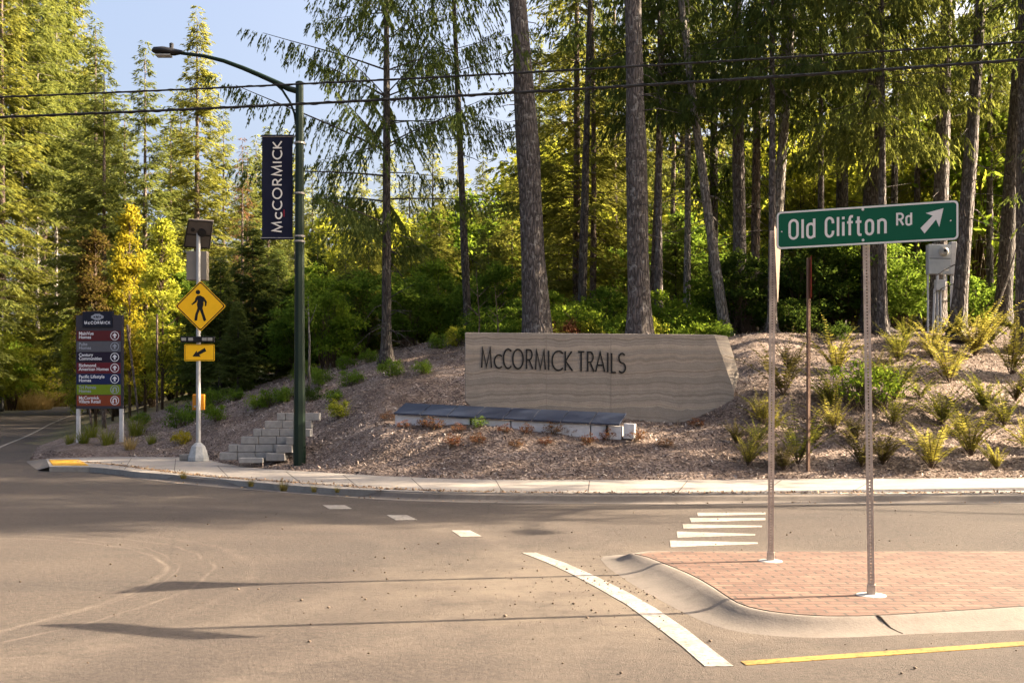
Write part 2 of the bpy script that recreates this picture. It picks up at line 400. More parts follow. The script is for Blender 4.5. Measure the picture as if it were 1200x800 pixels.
# wooded ridges ring the place far off
rh = np.random.default_rng(12); hv = []; na = 240
for i in range(na):
    a_ = 2*PI*i/na; hh = 24+9*math.sin(a_*3+1)+5*math.sin(a_*9)+3*math.sin(a_*23)+rh.uniform(-1.2, 1.2)
    for r_, z_ in ((300, -2), (330, hh*.75), (350, hh), (420, hh*.6), (480, -5)): hv.append((r_*math.cos(a_), 60+r_*math.sin(a_), z_))
hm_, ht, hbs = new_mat('wooded_ridge'); hbs.inputs['Roughness'].default_value = 1
ht.links.new(ramp(ht, noise(ht, world_pos(ht), .12, 8, .8), [(.35, (.012, .02, .010)), (.65, (.04, .055, .022))]), hbs.inputs['Base Color'])
bump(ht, hbs, noise(ht, world_pos(ht), .25, 6, .8), 1, 3)
tag(link('hills', mesh_from('hills', hv, [[i*5+j, i*5+j+1, ((i+1) % na)*5+j+1, ((i+1) % na)*5+j] for i in range(na) for j in range(4)], True), hm_), kind='structure')

def road_mesh():
    # outline filled, then cut into rows so that it follows the rise of the side road
    import bmesh
    bm = bmesh.new(); vs = [bm.verts.new((x, y, 0)) for x, y in ROAD]; f = bm.faces.new(vs)
    for y in list(range(36, 160, 4)):
        g_ = bm.verts[:]+bm.edges[:]+bm.faces[:]
        bmesh.ops.bisect_plane(bm, geom=g_, plane_co=(0, y, 0), plane_no=(0, 1, 0))
    bmesh.ops.triangulate(bm, faces=bm.faces[:])
    for v in bm.verts: v.co.z = float(road_z(v.co.y))
    bm.normal_update()
    for f in bm.faces:
        if f.normal.z < 0: f.normal_flip()
    me = bpy.data.meshes.new('road'); bm.to_mesh(me); bm.free(); return me
tag(link('road', road_mesh(), M_ASPH), kind='structure')

def resample(P, step):
    P = np.array(P, float); s = np.r_[0, np.cumsum(np.hypot(*np.diff(P, axis=0).T))]
    n = max(2, int(s[-1]/step)); q = np.linspace(0, s[-1], n)
    return np.stack([np.interp(q, s, P[:, 0]), np.interp(q, s, P[:, 1])], 1)
def smooth_line(P, it=2):
    P = np.array(P, float)
    for _ in range(it):
        Q = [P[0]]
        for a, b in zip(P[:-1], P[1:]): Q += [a*.75+b*.25, a*.25+b*.75]
        P = np.array(Q+[P[-1]])
    return P
def normals2(P):
    t = np.gradient(P, axis=0); t /= np.linalg.norm(t, axis=1)[:, None]; return np.stack([t[:, 1], -t[:, 0]], 1)
def sweep(name, P, prof, mat, parent=None, zf=None):
    """prof: list of (offset outwards, z)"""
    n = normals2(P); V = []
    for i, p in enumerate(P):
        for o, z in prof:
            q = p+n[i]*o; V.append((q[0], q[1], z if zf is None else zf(i, z)))
    k = len(prof); F = [[i*k+j, (i+1)*k+j, (i+1)*k+j+1, i*k+j+1] for i in range(len(P)-1) for j in range(k-1)]
    return link(name, mesh_from(name, V, F), mat, parent)
kl = resample(smooth_line(KERB), .3)
# outward (away from the road) is the right-hand normal of a line drawn from right to left
kn = len(kl)
def kerb_z(i, z):
    fade = min(1, max(0, (kn-1-i)*.3/1.6)); return z*fade + .006*(1-fade) if z > .01 else z
k_o = sweep('kerb', kl, [(-.02, -.05), (0, .006), (.28, .008), (.32, .03), (.37, .098), (.40, .112), (.55, .116), (.555, .0)], M_CONC, zf=kerb_z)
tag(k_o, kind='structure')
js = MB()
for i in range(10, kn-1, 10):
    nn = normals2(kl)[i]; a = math.atan2(nn[1], nn[0]); c = kl[i]+nn*.27
    for o0, o1, z in ((.005, .28, .0115), (.40, .55, .120)):
        c = kl[i]+nn*(o0+o1)/2; tag(MB().box((c[0], c[1], z-.001), (o1-o0, .012, .003), rz=a).build('kerb_joint', M_JOINT), kind='structure')

def slab(name, P, z0, z1, mat, parent=None, bevel=0):
    n = len(P); V = [(x, y, z1) for x, y in P]+[(x, y, z0) for x, y in P]
    F = [list(range(n))]+[[i, i+n, (i+1) % n+n, (i+1) % n] for i in range(n)]
    import bmesh
    me = mesh_from(name, V, F); bm = bmesh.new(); bm.from_mesh(me)
    bmesh.ops.recalc_face_normals(bm, faces=bm.faces[:]); 
    top = [f for f in bm.faces if len(f.verts) > 4]
    if top and top[0].normal.z < 0:
        for f in bm.faces: f.normal_flip()
    bmesh.ops.triangulate(bm, faces=top); bm.to_mesh(me); bm.free()
    return link(name, me, mat, parent, bevel=bevel)
tag(slab('sidewalk', [tuple(p) for p in WALK], -.05, .13, M_WALK), kind='structure')
# joints across the walk
jb = MB()
for px, pyf, pyb, dx in ((1010, 578.3, 560.8, 28), (905, 578.2, 561.2, 22), (800, 578, 562, 12), (690, 577.6, 562, 2), (585, 577.2, 561.8, -8), (490, 575.6, 559.6, -16), (412, 572.8, 555.4, -20), (345, 568.2, 551.6, -20), (262, 560.8, 545, -14), (205, 555.2, 536.4, 2), (150, 550.4, 535.8, 8)):
    a = Vector((*G(px-dx*.5, pyf-.8, .13), 0)); b = Vector((*G(px+dx*.5, pyb+.6, .13), 0)); c = (a+b)/2; d = b-a
    tag(MB().box((c.x, c.y, .1305), (d.length, .014, .004), rz=math.atan2(d.y, d.x)).build('sidewalk_joint', M_JOINT), kind='structure')
# yellow tactile warning pad on the ramp
tp = [G(x, y, .134) for x, y in ((57, 538.6), (92, 538.2), (104, 545.0), (62, 545.0))]
rm = MB(); rp = [(*G(54.2, 537.3, .13), .1295), (*G(58.2, 546.5, .13), .1295), (*G(84, 546.7, .13), .1295)]; ro = [(*G(30, 540.5, .0), .006), (*G(44, 551, .0), .006), (*G(80, 552, .0), .008)]
rm.add(rp+ro, [[0, 3, 4, 1], [1, 4, 5, 2]]); tag(rm.build('kerb_ramp', M_CONC), kind='structure')
tpo = slab('tactile_pad', tp, .1312, .137, plain('tactile_yellow', (.66, .36, .03), .7, var=.3, nscale=12))
dm = MB()
for i in range(14):
    for j in range(14):
        u, v_ = (i+.5)/14, (j+.5)/14; a = Vector(tp[0]).lerp(Vector(tp[1]), u); b = Vector(tp[3]).lerp(Vector(tp[2]), u); c = a.lerp(b, v_)
        dm.tube([(c.x, c.y, .136), (c.x, c.y, .144)], [.03, .02], 6)
dm.build('dome', plain('tactile_dome', (.60, .33, .04), .7), tpo)
tag(tpo, 'yellow tactile warning pad set in the kerb ramp at the left end of the walk', 'tactile pad')

# painted markings
def mark(name, pts, mat, z=.005): return tag(slab(name, [G(x, y, z) for x, y in pts], 0.001, z, mat), kind='structure')
arc_l = [(611, 647), (640, 658), (668, 671), (700, 688), (735, 708), (770, 734), (800, 757), (826, 780)]
arc_r = [(860, 780), (838, 763), (805, 737), (770, 713), (735, 693), (700, 675.5), (665, 660), (628, 647)]
mark('edge_line', arc_l+arc_r, M_WHITE)
for a in ([(378, 591.5), (404, 591.5), (413, 595.8), (386, 596)], [(453, 603), (477, 603), (489, 608.6), (464, 609)], [(529, 621), (551, 621), (565, 628.2), (540, 628.4)]):
    mark('lane_dash', a, M_WHITE)
mark('centre_line', [(868, 774), (1230, 748.5), (1230, 753.5), (874, 778.5)], M_YEL)
for a in ([(817, 600.2), (897, 600), (897, 602.2), (818, 604.2)], [(808, 606.2), (897, 606.6), (897, 609), (810, 611.4)], [(800, 613.6), (893, 615.4), (893, 617.2), (801, 618.8)],
          [(793, 622.2), (885, 625.2), (885, 627), (794, 629.4)], [(785, 632.8), (888, 635), (888, 637), (786, 640.5)]):
    mark('yield_triangle', a, M_WHITE)
el = smooth_line([(-13.6, 27), (-16.0, 31.5), (-18.2, 36), (-20.6, 41), (-26.6, 57), (-32.6, 73), (-39.3, 95), (-44, 118)])
el = resample(el, 2)
nn = normals2(el); V = []
for p, q in zip(el, nn):
    for o in (-.06, .06): r_ = p+q*o; V.append((r_[0], r_[1], float(road_z(r_[1]))+.01))
tag(link('edge_line', mesh_from('edge_line', V, [[2*i, 2*i+1, 2*i+3, 2*i+2] for i in range(len(el)-1)]), M_WHITE), kind='structure')

# median: rolled concrete kerb round a brick top, built as one ring of profile rows
OUT_PX = [(704, 654.5), (712, 664), (728, 675.5), (750, 689), (775, 703), (805, 719), (835, 732), (870, 740.5), (915, 745), (960, 746.5), (1010, 745.5), (1060, 742.5), (1130, 739.5), (1230, 736)]
IN_PX = [(744, 649), (758, 652), (778, 660), (800, 668.5), (820, 678), (840, 690), (858, 703), (875, 711), (905, 717), (950, 721.5), (1000, 722), (1050, 720), (1120, 715.5), (1230, 708)]
mo = smooth_line([G(x, y, .004) for x, y in OUT_PX], 2); mi = smooth_line([G(x, y, .10) for x, y in IN_PX], 2)
far_in = [(7.2, 10.28), (1.33, 10.26)]; 
V = []; prof = [(0, .0008), (.2, .010), (.45, .030), (.68, .068), (.82, .094), (.92, .101), (.985, .102), (1, .06)]
# far side of the kerb, walked back towards the nose
mo2 = np.vstack([[(60, 11.12)], [(8, 11.12)], [(3, 11.13)], [(1.6, 11.15)], [(1.15, 11.12)], [(.98, 11.0)], mo[:1]*.5+np.array([[.98, 11.0]])*.5, mo, [(60, mo[-1][1])]])
mi2 = np.vstack([[(60, 10.66)], [(8, 10.66)], [(3, 10.66)], [(1.75, 10.66)], [(1.50, 10.64)], [(1.40, 10.58)], mi[:1], mi, [(60, mi[-1][1])]])
for a, b in zip(mo2, mi2):
    for s, z in prof:
        p = a*(1-s)+b*s; V.append((p[0], p[1], z))
k = len(prof); F = [[i*k+j, i*k+j+1, (i+1)*k+j+1, (i+1)*k+j] for i in range(len(mo2)-1) for j in range(k-1)]
tag(link('median_kerb', mesh_from('median_kerb', V, F, True), M_CONC), kind='structure')
tag(slab('median', [tuple(p) for p in mi2], 0.0, .100, M_BRICK), kind='structure')
mj = MB()
for px0, py0, px1, py1 in ((1027, 721.5, 1058, 742),):
    a = Vector((*G(px0, py0, .10), 0)); b_ = Vector((*G(px1, py1, .004), 0)); pr = [q for q in prof if q[0] <= .985]
    mj.tube([b_.lerp(a, q[0])+Vector((0, 0, q[1]+.002)) for q in pr], .006, 5)
tag(mj.build('median_joint', M_JOINT), kind='structure'); mj = MB()
mg = [(p[0], p[1], .101) for p in mi[::3]]
mj.tube(mg, .006, 5)
tag(mj.build('median_joint', M_JOINT), kind='structure')
# ---------------------------------------------------------------- plants: generators
def leaf_quads(P, D, L, Wd, rng, flat=.0):
    """a kinked diamond leaf at each point P, pointing along D"""
    n = len(P); D = D/np.maximum(np.linalg.norm(D, axis=1, keepdims=True), 1e-6)
    Rr = rng.normal(size=(n, 3)); Rr[:, 2] += flat*3
    Sd = np.cross(D, Rr); Sd /= np.maximum(np.linalg.norm(Sd, axis=1, keepdims=True), 1e-6)
    Nn = np.cross(Sd, D)
    L = np.asarray(L)[:, None] if np.ndim(L) else L; Wd = np.asarray(Wd)[:, None] if np.ndim(Wd) else Wd
    mid = P + D*L*.45
    V = np.stack([P, mid+Sd*Wd*.5+Nn*Wd*.12, P+D*L, mid-Sd*Wd*.5+Nn*Wd*.12], 1).reshape(-1, 3)
    return V, np.arange(4*n).reshape(n, 4)

def conifer_mesh(seed, H, Rr, hb, nb, tr, twd=5.0, leaf=.24, lw=.07, droop=.35, lean=(0, 0), dens=6.0, top_e=35, low_e=-8, ragged=.3, sweepdown=.5, dead=0, pw=.8, bend=0, hang=.0, skip=0.0, tlf=.34):
    """trunk with limbs, and a crown of needle sprays along twigs"""
    rng = np.random.default_rng(seed); rnd = random.Random(seed)
    def axis(h): q = h/H; return np.stack([lean[0]*q+bend*np.sin(q*3.1), lean[1]*q+0*q, h], -1)
    t = np.sort(rng.random(nb)**.9); h = hb+(H-hb)*t
    nw = max(4, int(nb/5)); 
    h = hb+(H-hb)*(np.round(t*nw)/nw)*.7+(H-hb)*t*.3
    az = rng.random(nb)*2*PI
    rel = 1-(h-hb)/(H-hb)
    L = Rr*(rel**pw)*(1-ragged+2*ragged*rng.random(nb))*np.where(rng.random(nb) < .12, 1.2, 1)*np.minimum(1, .6+(h-hb)/(H-hb)*2.2) + .15
    el = np.radians(top_e+(low_e-top_e)*rel+rng.normal(size=nb)*7)
    base = axis(h); dh = np.stack([np.cos(az), np.sin(az), 0*az], -1)
    keep = rng.random(nb) > skip
    def bp(i, s):
        l = L[i]; up = np.sin(el[i])*l*s - droop*l*s**2*.8 + droop*l*s**4*.35
        r = np.cos(el[i])*l*s
        return base[i]+dh[i]*r[:, None]+np.stack([0*r, 0*r, up], -1)
    nt = np.maximum(3, (L*twd*2).astype(int)); I = np.repeat(np.arange(nb)[keep], nt[keep]); n = len(I)
    s = .12+.9*rng.random(n)**.85; s = np.minimum(s, 1.0)
    P = bp(I, s); side = np.where(rng.random(n) < .5, -1, 1)
    a = az[I]+side*np.radians(38+30*rng.random(n)); tl = (L[I]*tlf*(1.08-s)+.12+.16*rng.random(n))*(.6+.6*rng.random(n))
    tip = s > .93; a = np.where(tip, az[I], a)
    dz = -sweepdown*(.3+.9*rng.random(n)) - hang
    TD = np.stack([np.cos(a), np.sin(a), dz], -1); TD /= np.linalg.norm(TD, axis=1, keepdims=True)
    nl = np.maximum(2, (tl*dens/leaf*.5).astype(int)); J = np.repeat(np.arange(n), nl); m = len(J)
    q = rng.random(m); Lp = P[J]+TD[J]*(tl[J]*q)[:, None]; Lp[:, 2] -= (tl[J]*q**2)*.25
    sd = np.where(rng.random(m) < .5, -1, 1)*np.radians(25+25*rng.random(m)); c, s_ = np.cos(sd), np.sin(sd)
    LD = np.stack([TD[J, 0]*c-TD[J, 1]*s_, TD[J, 0]*s_+TD[J, 1]*c, TD[J, 2]-.15-hang*.5], -1)+rng.normal(size=(m, 3))*.16
    V, F = leaf_quads(Lp, LD, leaf*(.6+.7*rng.random(m)), lw*(.7+.6*rng.random(m)), rng, .6)
    crown = mesh_from('crown', V, F)
    tb = MB()
    hs = np.r_[0, .25, .7, np.linspace(1.5, H*.98, 16)]; ax = axis(hs)
    rad = tr*np.maximum((1-hs/H)**.85, .03)*np.where(hs < .3, 1.5-hs*1.2, 1)*(1+.0*hs)
    rad[1] = tr*1.35; rad[0] = tr*1.9; rad[2] = tr*1.08
    tb.tube(ax, list(rad), 12, noise=lambda i, k: .07*math.sin(k*2.1+i*1.7+seed)+.05*rnd.uniform(-1, 1))
    for i in range(nb):
        if L[i] < .5 or rng.random() < .15: continue
        ss = np.linspace(0, .86, 6); pts = bp(i, ss)
        tb.tube(pts, [max(.006, .026*L[i]/3*tr**.3*1.3*(1-.85*x)) for x in ss], 4, cap=False)
    for i in range(dead):
        hh = rng.uniform(hb*.12, hb*1.05); a_ = rng.uniform(0, 2*PI); l = rng.uniform(.3, 1.8); b0 = axis(np.array([hh]))[0]
        d = np.array([math.cos(a_), math.sin(a_), rng.uniform(-.5, .25)]); p1 = b0+d*l*.5; p2 = b0+d*l+np.array([0, 0, rng.uniform(-.35, .1)])
        tb.tube([b0, p1, p2], [.022, .014, .005], 4, cap=False)
        if rng.random() < .6:
            tb.tube([p1, p1+np.array([math.cos(a_+.7), math.sin(a_+.7), -.4])*l*.35], [.010, .004], 3, cap=False)
    return mesh_from('trunk', tb.V, tb.F, True), crown

def broad_mesh(seed, H, Rr, n, leaf, lw=None, stems=5, shape='bush', stem_r=.02, gap=.5, droop=.2, low=.0, blobs=None):
    """stems that fork, leaves clustered round their ends, gaps between the clusters"""
    rng = np.random.default_rng(seed); lw = lw or leaf*.7; tb = MB()
    nbl = blobs or max(8, int(n/90)); C = []; 
    for k in range(nbl):
        while True:
            p = rng.uniform(-1, 1, 3)
            if np.linalg.norm(p) < 1 and np.linalg.norm(p) > .25: break
        if shape == 'column':
            z = low+(H-low)*rng.random()**.85; w = Rr*(math.sin(PI*min(1, ((z-low)/(H-low)*.86+.12)))**.6); a = rng.uniform(0, 2*PI); r = w*rng.random()**.5
            C.append((r*math.cos(a), r*math.sin(a), z))
        else:
            z = low+(H-low)*(.5+p[2]*.5); C.append((p[0]*Rr, p[1]*Rr, z))
    C = np.array(C)
    if shape == 'column':
        tb.tube([(0, 0, 0), (.02, 0, H*.4), (-.02, .02, H*.95)], [stem_r*1.6, stem_r, stem_r*.3], 7)
        for c in C:
            z0 = max(.3, c[2]-rng.uniform(.4, .9)); tb.tube([(0, 0, z0), ((c[0])*.6, c[1]*.6, z0+(c[2]-z0)*.5), tuple(c)], [stem_r*.4, stem_r*.28, .004], 4, cap=False)
    else:
        roots = [(rng.normal()*Rr*.15, rng.normal()*Rr*.15) for _ in range(stems)]
        for i, c in enumerate(C):
            r0 = roots[i % stems]; tb.tube([(*r0, -.05), (r0[0]*.5+c[0]*.4+rng.normal()*.05, r0[1]*.5+c[1]*.4, c[2]*.55), tuple(c)], [stem_r, stem_r*.6, .004], 4, cap=False)
    rb = Rr*(.62 if shape != 'column' else .42)*(1-gap*.45)
    K = rng.integers(0, nbl, n); br = .5+rng.random(nbl); g = rng.normal(size=(n, 3))*rb*.42*np.array([1, 1, .36 if shape != 'column' else .6])*br[K][:, None]; P = C[K]+g; P[:, 2] -= .25*(g[:, 0]**2+g[:, 1]**2)/max(rb, .1)*(shape != 'column')
    P[:, 2] = np.maximum(P[:, 2], .03)
    D = g/np.maximum(np.linalg.norm(g, axis=1, keepdims=True), .01)*.6+rng.normal(size=(n, 3))*.7; D[:, 2] -= droop
    V, F = leaf_quads(P, D, leaf*(.45+1.0*rng.random(n)**1.5), lw*(.5+.7*rng.random(n)), rng, .8)
    return mesh_from('stem', tb.V, tb.F, True), mesh_from('foliage', V, F)

def fern_mesh(seed, nf=16, L=.75, w=.085):
    rng = np.random.default_rng(seed); V = []; F = []
    PV = []; PD = []; PL = []; PW = []; st = MB()
    for i in range(nf):
        a = rng.uniform(0, 2*PI); l = L*rng.uniform(.55, 1.1); e = R(rng.uniform(48, 87)); cur = rng.uniform(.35, 1.15)
        s = np.linspace(0, 1, 22); ang = e-cur*s**1.5; dx = np.cumsum(np.cos(ang))*l/22; dz = np.cumsum(np.sin(ang))*l/22
        pts = np.stack([dx*math.cos(a), dx*math.sin(a), dz], -1); st.tube(pts[::5], [.006, .005, .004, .003, .002], 3, cap=False)
        t = np.gradient(pts, axis=0); t /= np.linalg.norm(t, axis=1, keepdims=True); sd = np.array([-math.sin(a), math.cos(a), 0])
        prof = w*np.clip(np.sin(PI*(s*.9+.08)), .1, 1)**.8*(1.1-.55*s)
        for sg in (-1, 1):
            PV.append(pts[3:]); PD.append(sg*sd+t[3:]*.45+np.array([0, 0, -.12])+rng.normal(size=(19, 3))*.1); PL.append(prof[3:]*1.15); PW.append(np.full(19, l/22*1.15))
    P = np.concatenate(PV); D = np.concatenate(PD); n = len(P)
    V, F = leaf_quads(P, D, np.concatenate(PL), np.concatenate(PW), rng, 1.5)
    return mesh_from('stalk', st.V, st.F), mesh_from('frond', V, F)

def grass_mesh(seed, n=160, L=.5, w=.012, spread=.12, flop=1.0):
    rng = np.random.default_rng(seed); V = []; F = []
    for i in range(n):
        a = rng.uniform(0, 2*PI); r = spread*rng.random()**.5; b = np.array([r*math.cos(a), r*math.sin(a), -.02]); l = L*rng.uniform(.5, 1.1)
        a += rng.normal()*.5; e = R(rng.uniform(55, 88)); cur = rng.uniform(.2, 1.4)*flop; p = b; sd = np.array([-math.sin(a), math.cos(a), 0]); k0 = len(V)
        for s in (0, .35, .7, 1):
            q = w*(1-s*.92)*.5; V += [p-sd*q, p+sd*q]; an = e-cur*s; p = p+np.array([math.cos(an)*math.cos(a), math.cos(an)*math.sin(a), math.sin(an)])*l*.34
        F += [[k0, k0+1, k0+3, k0+2], [k0+2, k0+3, k0+5, k0+4], [k0+4, k0+5, k0+7, k0+6]]
    return mesh_from('blades', V, np.array(F))

# ---------------------------------------------------------------- plant materials
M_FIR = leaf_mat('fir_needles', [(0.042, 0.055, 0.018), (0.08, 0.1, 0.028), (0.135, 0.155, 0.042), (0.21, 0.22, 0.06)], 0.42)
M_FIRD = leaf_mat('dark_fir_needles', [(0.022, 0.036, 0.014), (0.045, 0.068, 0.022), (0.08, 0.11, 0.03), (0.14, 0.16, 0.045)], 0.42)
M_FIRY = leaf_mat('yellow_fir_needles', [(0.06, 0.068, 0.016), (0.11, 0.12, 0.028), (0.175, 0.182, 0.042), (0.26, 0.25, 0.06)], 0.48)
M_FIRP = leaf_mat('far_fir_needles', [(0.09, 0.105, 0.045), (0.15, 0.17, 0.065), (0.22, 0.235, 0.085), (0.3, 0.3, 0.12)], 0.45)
M_RUST = leaf_mat('rusty_needles', [(.08, .045, .025), (.14, .07, .035), (.20, .10, .05), (.24, .14, .07)], .2)
M_BRGT = leaf_mat('bright_leaves', [(0.035, 0.075, 0.009), (0.075, 0.145, 0.016), (0.13, 0.2, 0.025), (0.23, 0.28, 0.04)], 0.52)
M_MIDG = leaf_mat('green_leaves', [(0.025, 0.055, 0.009), (0.055, 0.11, 0.016), (0.1, 0.165, 0.024), (0.18, 0.24, 0.04)], 0.5)
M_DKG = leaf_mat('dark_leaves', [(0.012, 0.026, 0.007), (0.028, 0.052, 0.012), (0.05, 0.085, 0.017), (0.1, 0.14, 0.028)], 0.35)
M_GOLD = leaf_mat('golden_leaves', [(0.1, 0.095, 0.01), (0.2, 0.175, 0.016), (0.3, 0.25, 0.022), (0.38, 0.32, 0.04)], 0.5)
M_LIME = leaf_mat('lime_leaves', [(0.08, 0.105, 0.012), (0.155, 0.185, 0.022), (0.25, 0.27, 0.035), (0.37, 0.36, 0.06)], 0.55)
M_RBRN = leaf_mat('redbrown_leaves', [(.035, .022, .012), (.06, .038, .016), (.09, .06, .02), (.12, .10, .02)], .35)
M_FERN = leaf_mat('fern_fronds', [(.05, .075, .014), (.10, .13, .022), (.18, .19, .035), (.30, .27, .06)], .4)
M_FERN2 = leaf_mat('pale_fern_fronds', [(.12, .13, .03), (.22, .21, .045), (.32, .29, .06), (.42, .36, .10)], .4)
M_FERNB = leaf_mat('brown_fern_fronds', [(.05, .045, .018), (.09, .075, .026), (.13, .11, .035), (.17, .15, .05)], .35)
M_RED = leaf_mat('red_leaves', [(.09, .025, .02), (.16, .05, .035), (.22, .09, .05), (.20, .14, .06)], .3)
M_DRY = leaf_mat('dry_grass', [(.18, .12, .04), (.28, .19, .07), (.38, .27, .11), (.46, .35, .16)], .3)
M_BARK = bark_mat('fir_bark', (.070, .057, .052), (.19, .158, .142), (.33, .31, .28))
M_BARKP = bark_mat('pale_bark', (.14, .12, .10), (.32, .285, .25), (.45, .43, .38))
M_BARKD = bark_mat('dark_bark', (.04, .033, .029), (.12, .098, .082), (.2, .19, .15))
M_BARKR = bark_mat('brown_bark', (.09, .062, .047), (.23, .165, .125), (.27, .25, .2))
M_STEM = plain('stem_bark', (.13, .09, .06), .9)

# ---------------------------------------------------------------- trees
PROTO = {}
def proto(key, fn): 
    if key not in PROTO: PROTO[key] = fn()
    return PROTO[key]
def conifer_at(key, fn, px, Y, label, mcrown, mbark, sc=1, rz=0, group=None, name='fir_tree', world=None, cat='tree', sz=None, top=None, hm=None):
    tm, cm = proto(key, fn)
    x, y, z = world if world else at(px, Y)
    if top is not None: sz = (EYE+(477-top)*Y/1200-z)/hm; sc = .55*sz+.45*min(sz, 1.1)
    e = empty(name, (x, y, z-.06), rz, label, cat, group); e.scale = (sc, sc, sz or sc)
    link('trunk', tm, mbark, e); c = link('crown', cm, mcrown, e)
    for m_, mm in ((tm, mbark), (cm, mcrown)):
        if len(m_.materials) == 0: m_.materials.append(mm)
    if cm.materials[0] is not mcrown:
        c.material_slots[0].link = 'OBJECT'; c.material_slots[0].material = mcrown
    return e

CF = dict(
    tall1=lambda: conifer_mesh(11, 30, 4.6, 2.5, 330, .34, leaf=.36, lw=.085, droop=.22, dens=9.5, twd=4.4, sweepdown=.40, ragged=.34),
    tall2=lambda: conifer_mesh(12, 27, 4.0, 2.0, 310, .30, leaf=.33, lw=.08, droop=.18, dens=9.5, twd=4.6, sweepdown=.30, ragged=.30, top_e=36),
    slim=lambda: conifer_mesh(13, 25, 3.1, 1.5, 280, .24, leaf=.31, lw=.075, droop=.24, dens=9.5, twd=4.8, sweepdown=.40, ragged=.32),
    bare=lambda: conifer_mesh(14, 31, 4.2, 12, 240, .15, leaf=.36, lw=.085, droop=.34, dens=9.5, twd=4.4, dead=110, ragged=.4),
    small=lambda: conifer_mesh(15, 7, 1.9, .1, 260, .10, leaf=.16, lw=.045, droop=.18, dens=9, twd=8, sweepdown=.25, ragged=.18, pw=.9),
    far=lambda: conifer_mesh(16, 26, 4.4, 1.5, 230, .3, leaf=.50, lw=.13, droop=.2, dens=9, twd=3.4, sweepdown=.4, ragged=.3),
    far2=lambda: conifer_mesh(17, 25, 3.8, 1.5, 220, .3, leaf=.48, lw=.12, droop=.2, dens=9, twd=3.6, sweepdown=.35, ragged=.3, top_e=45),
    young=lambda: conifer_mesh(19, 9, 2.5, .3, 190, .09, leaf=.20, lw=.05, droop=.3, dens=8, twd=5.5, sweepdown=.4, ragged=.35, top_e=25, low_e=0),
    deadt=lambda: conifer_mesh(18, 20, 2.0, 3, 140, .2, leaf=.26, lw=.05, droop=.5, dens=4, twd=3.6, sweepdown=.8, dead=40),
)
HM = dict(tall1=30, tall2=27, slim=25, bare=31, small=7, far=26, far2=25, deadt=20)
TREES_LEFT = [
 ('tall1', -60, 74, -200, 'tall fir at the far left edge, its crown cut by the frame'),
 ('tall2', 2, 96, -120, 'tall fir with the fullest yellow-green crown, second from the left edge'),
 ('bare', 26, 101, -140, 'tall fir with a bare thin pale trunk standing left of the monument directory'),
 ('tall1', 52, 120, -60, 'broad fir rising out of the frame between the two bare left trunks'),
 ('bare', 44, 107, -120, 'tall fir with bare dark trunk full of dead twigs above the rusty grass bush'),
 ('bare', 66, 113, -130, 'tall fir with the palest bare trunk, just left of the directory board'),
 ('tall2', 88, 126, -45, 'tall fir with layered branches reaching right into the sky, above the directory board'),
 ('slim', 122, 72, 58, 'thin-topped fir just left of the street lamp head'),
 ('tall1', 112, 86, 20, 'dull fir behind the thin-topped one left of the lamp head'),
 ('slim', 170, 66, 48, 'slender pointed fir right under the street lamp head'),
 ('far2', 200, 86, 128, 'fir filling the gap between the pointed fir and the tallest free-standing one'),
 ('tall2', 231, 73, 8, 'tallest free-standing pointed fir, between lamp head and lamp pole'),
 ('slim', 262, 90, 125, 'narrow fir rising just right of the tallest free-standing fir'),
 ('tall2', 290, 62, 170, 'fir with its top just left of the banner'),
 ('far', 314, 78, 148, 'fir whose crown is mostly hidden by the banner'),
 ('slim', 146, 84, 110, 'shorter fir behind the golden tree'),
 ('slim', 212, 98, 100, 'shorter fir behind the solar panel of the crossing sign'),
]
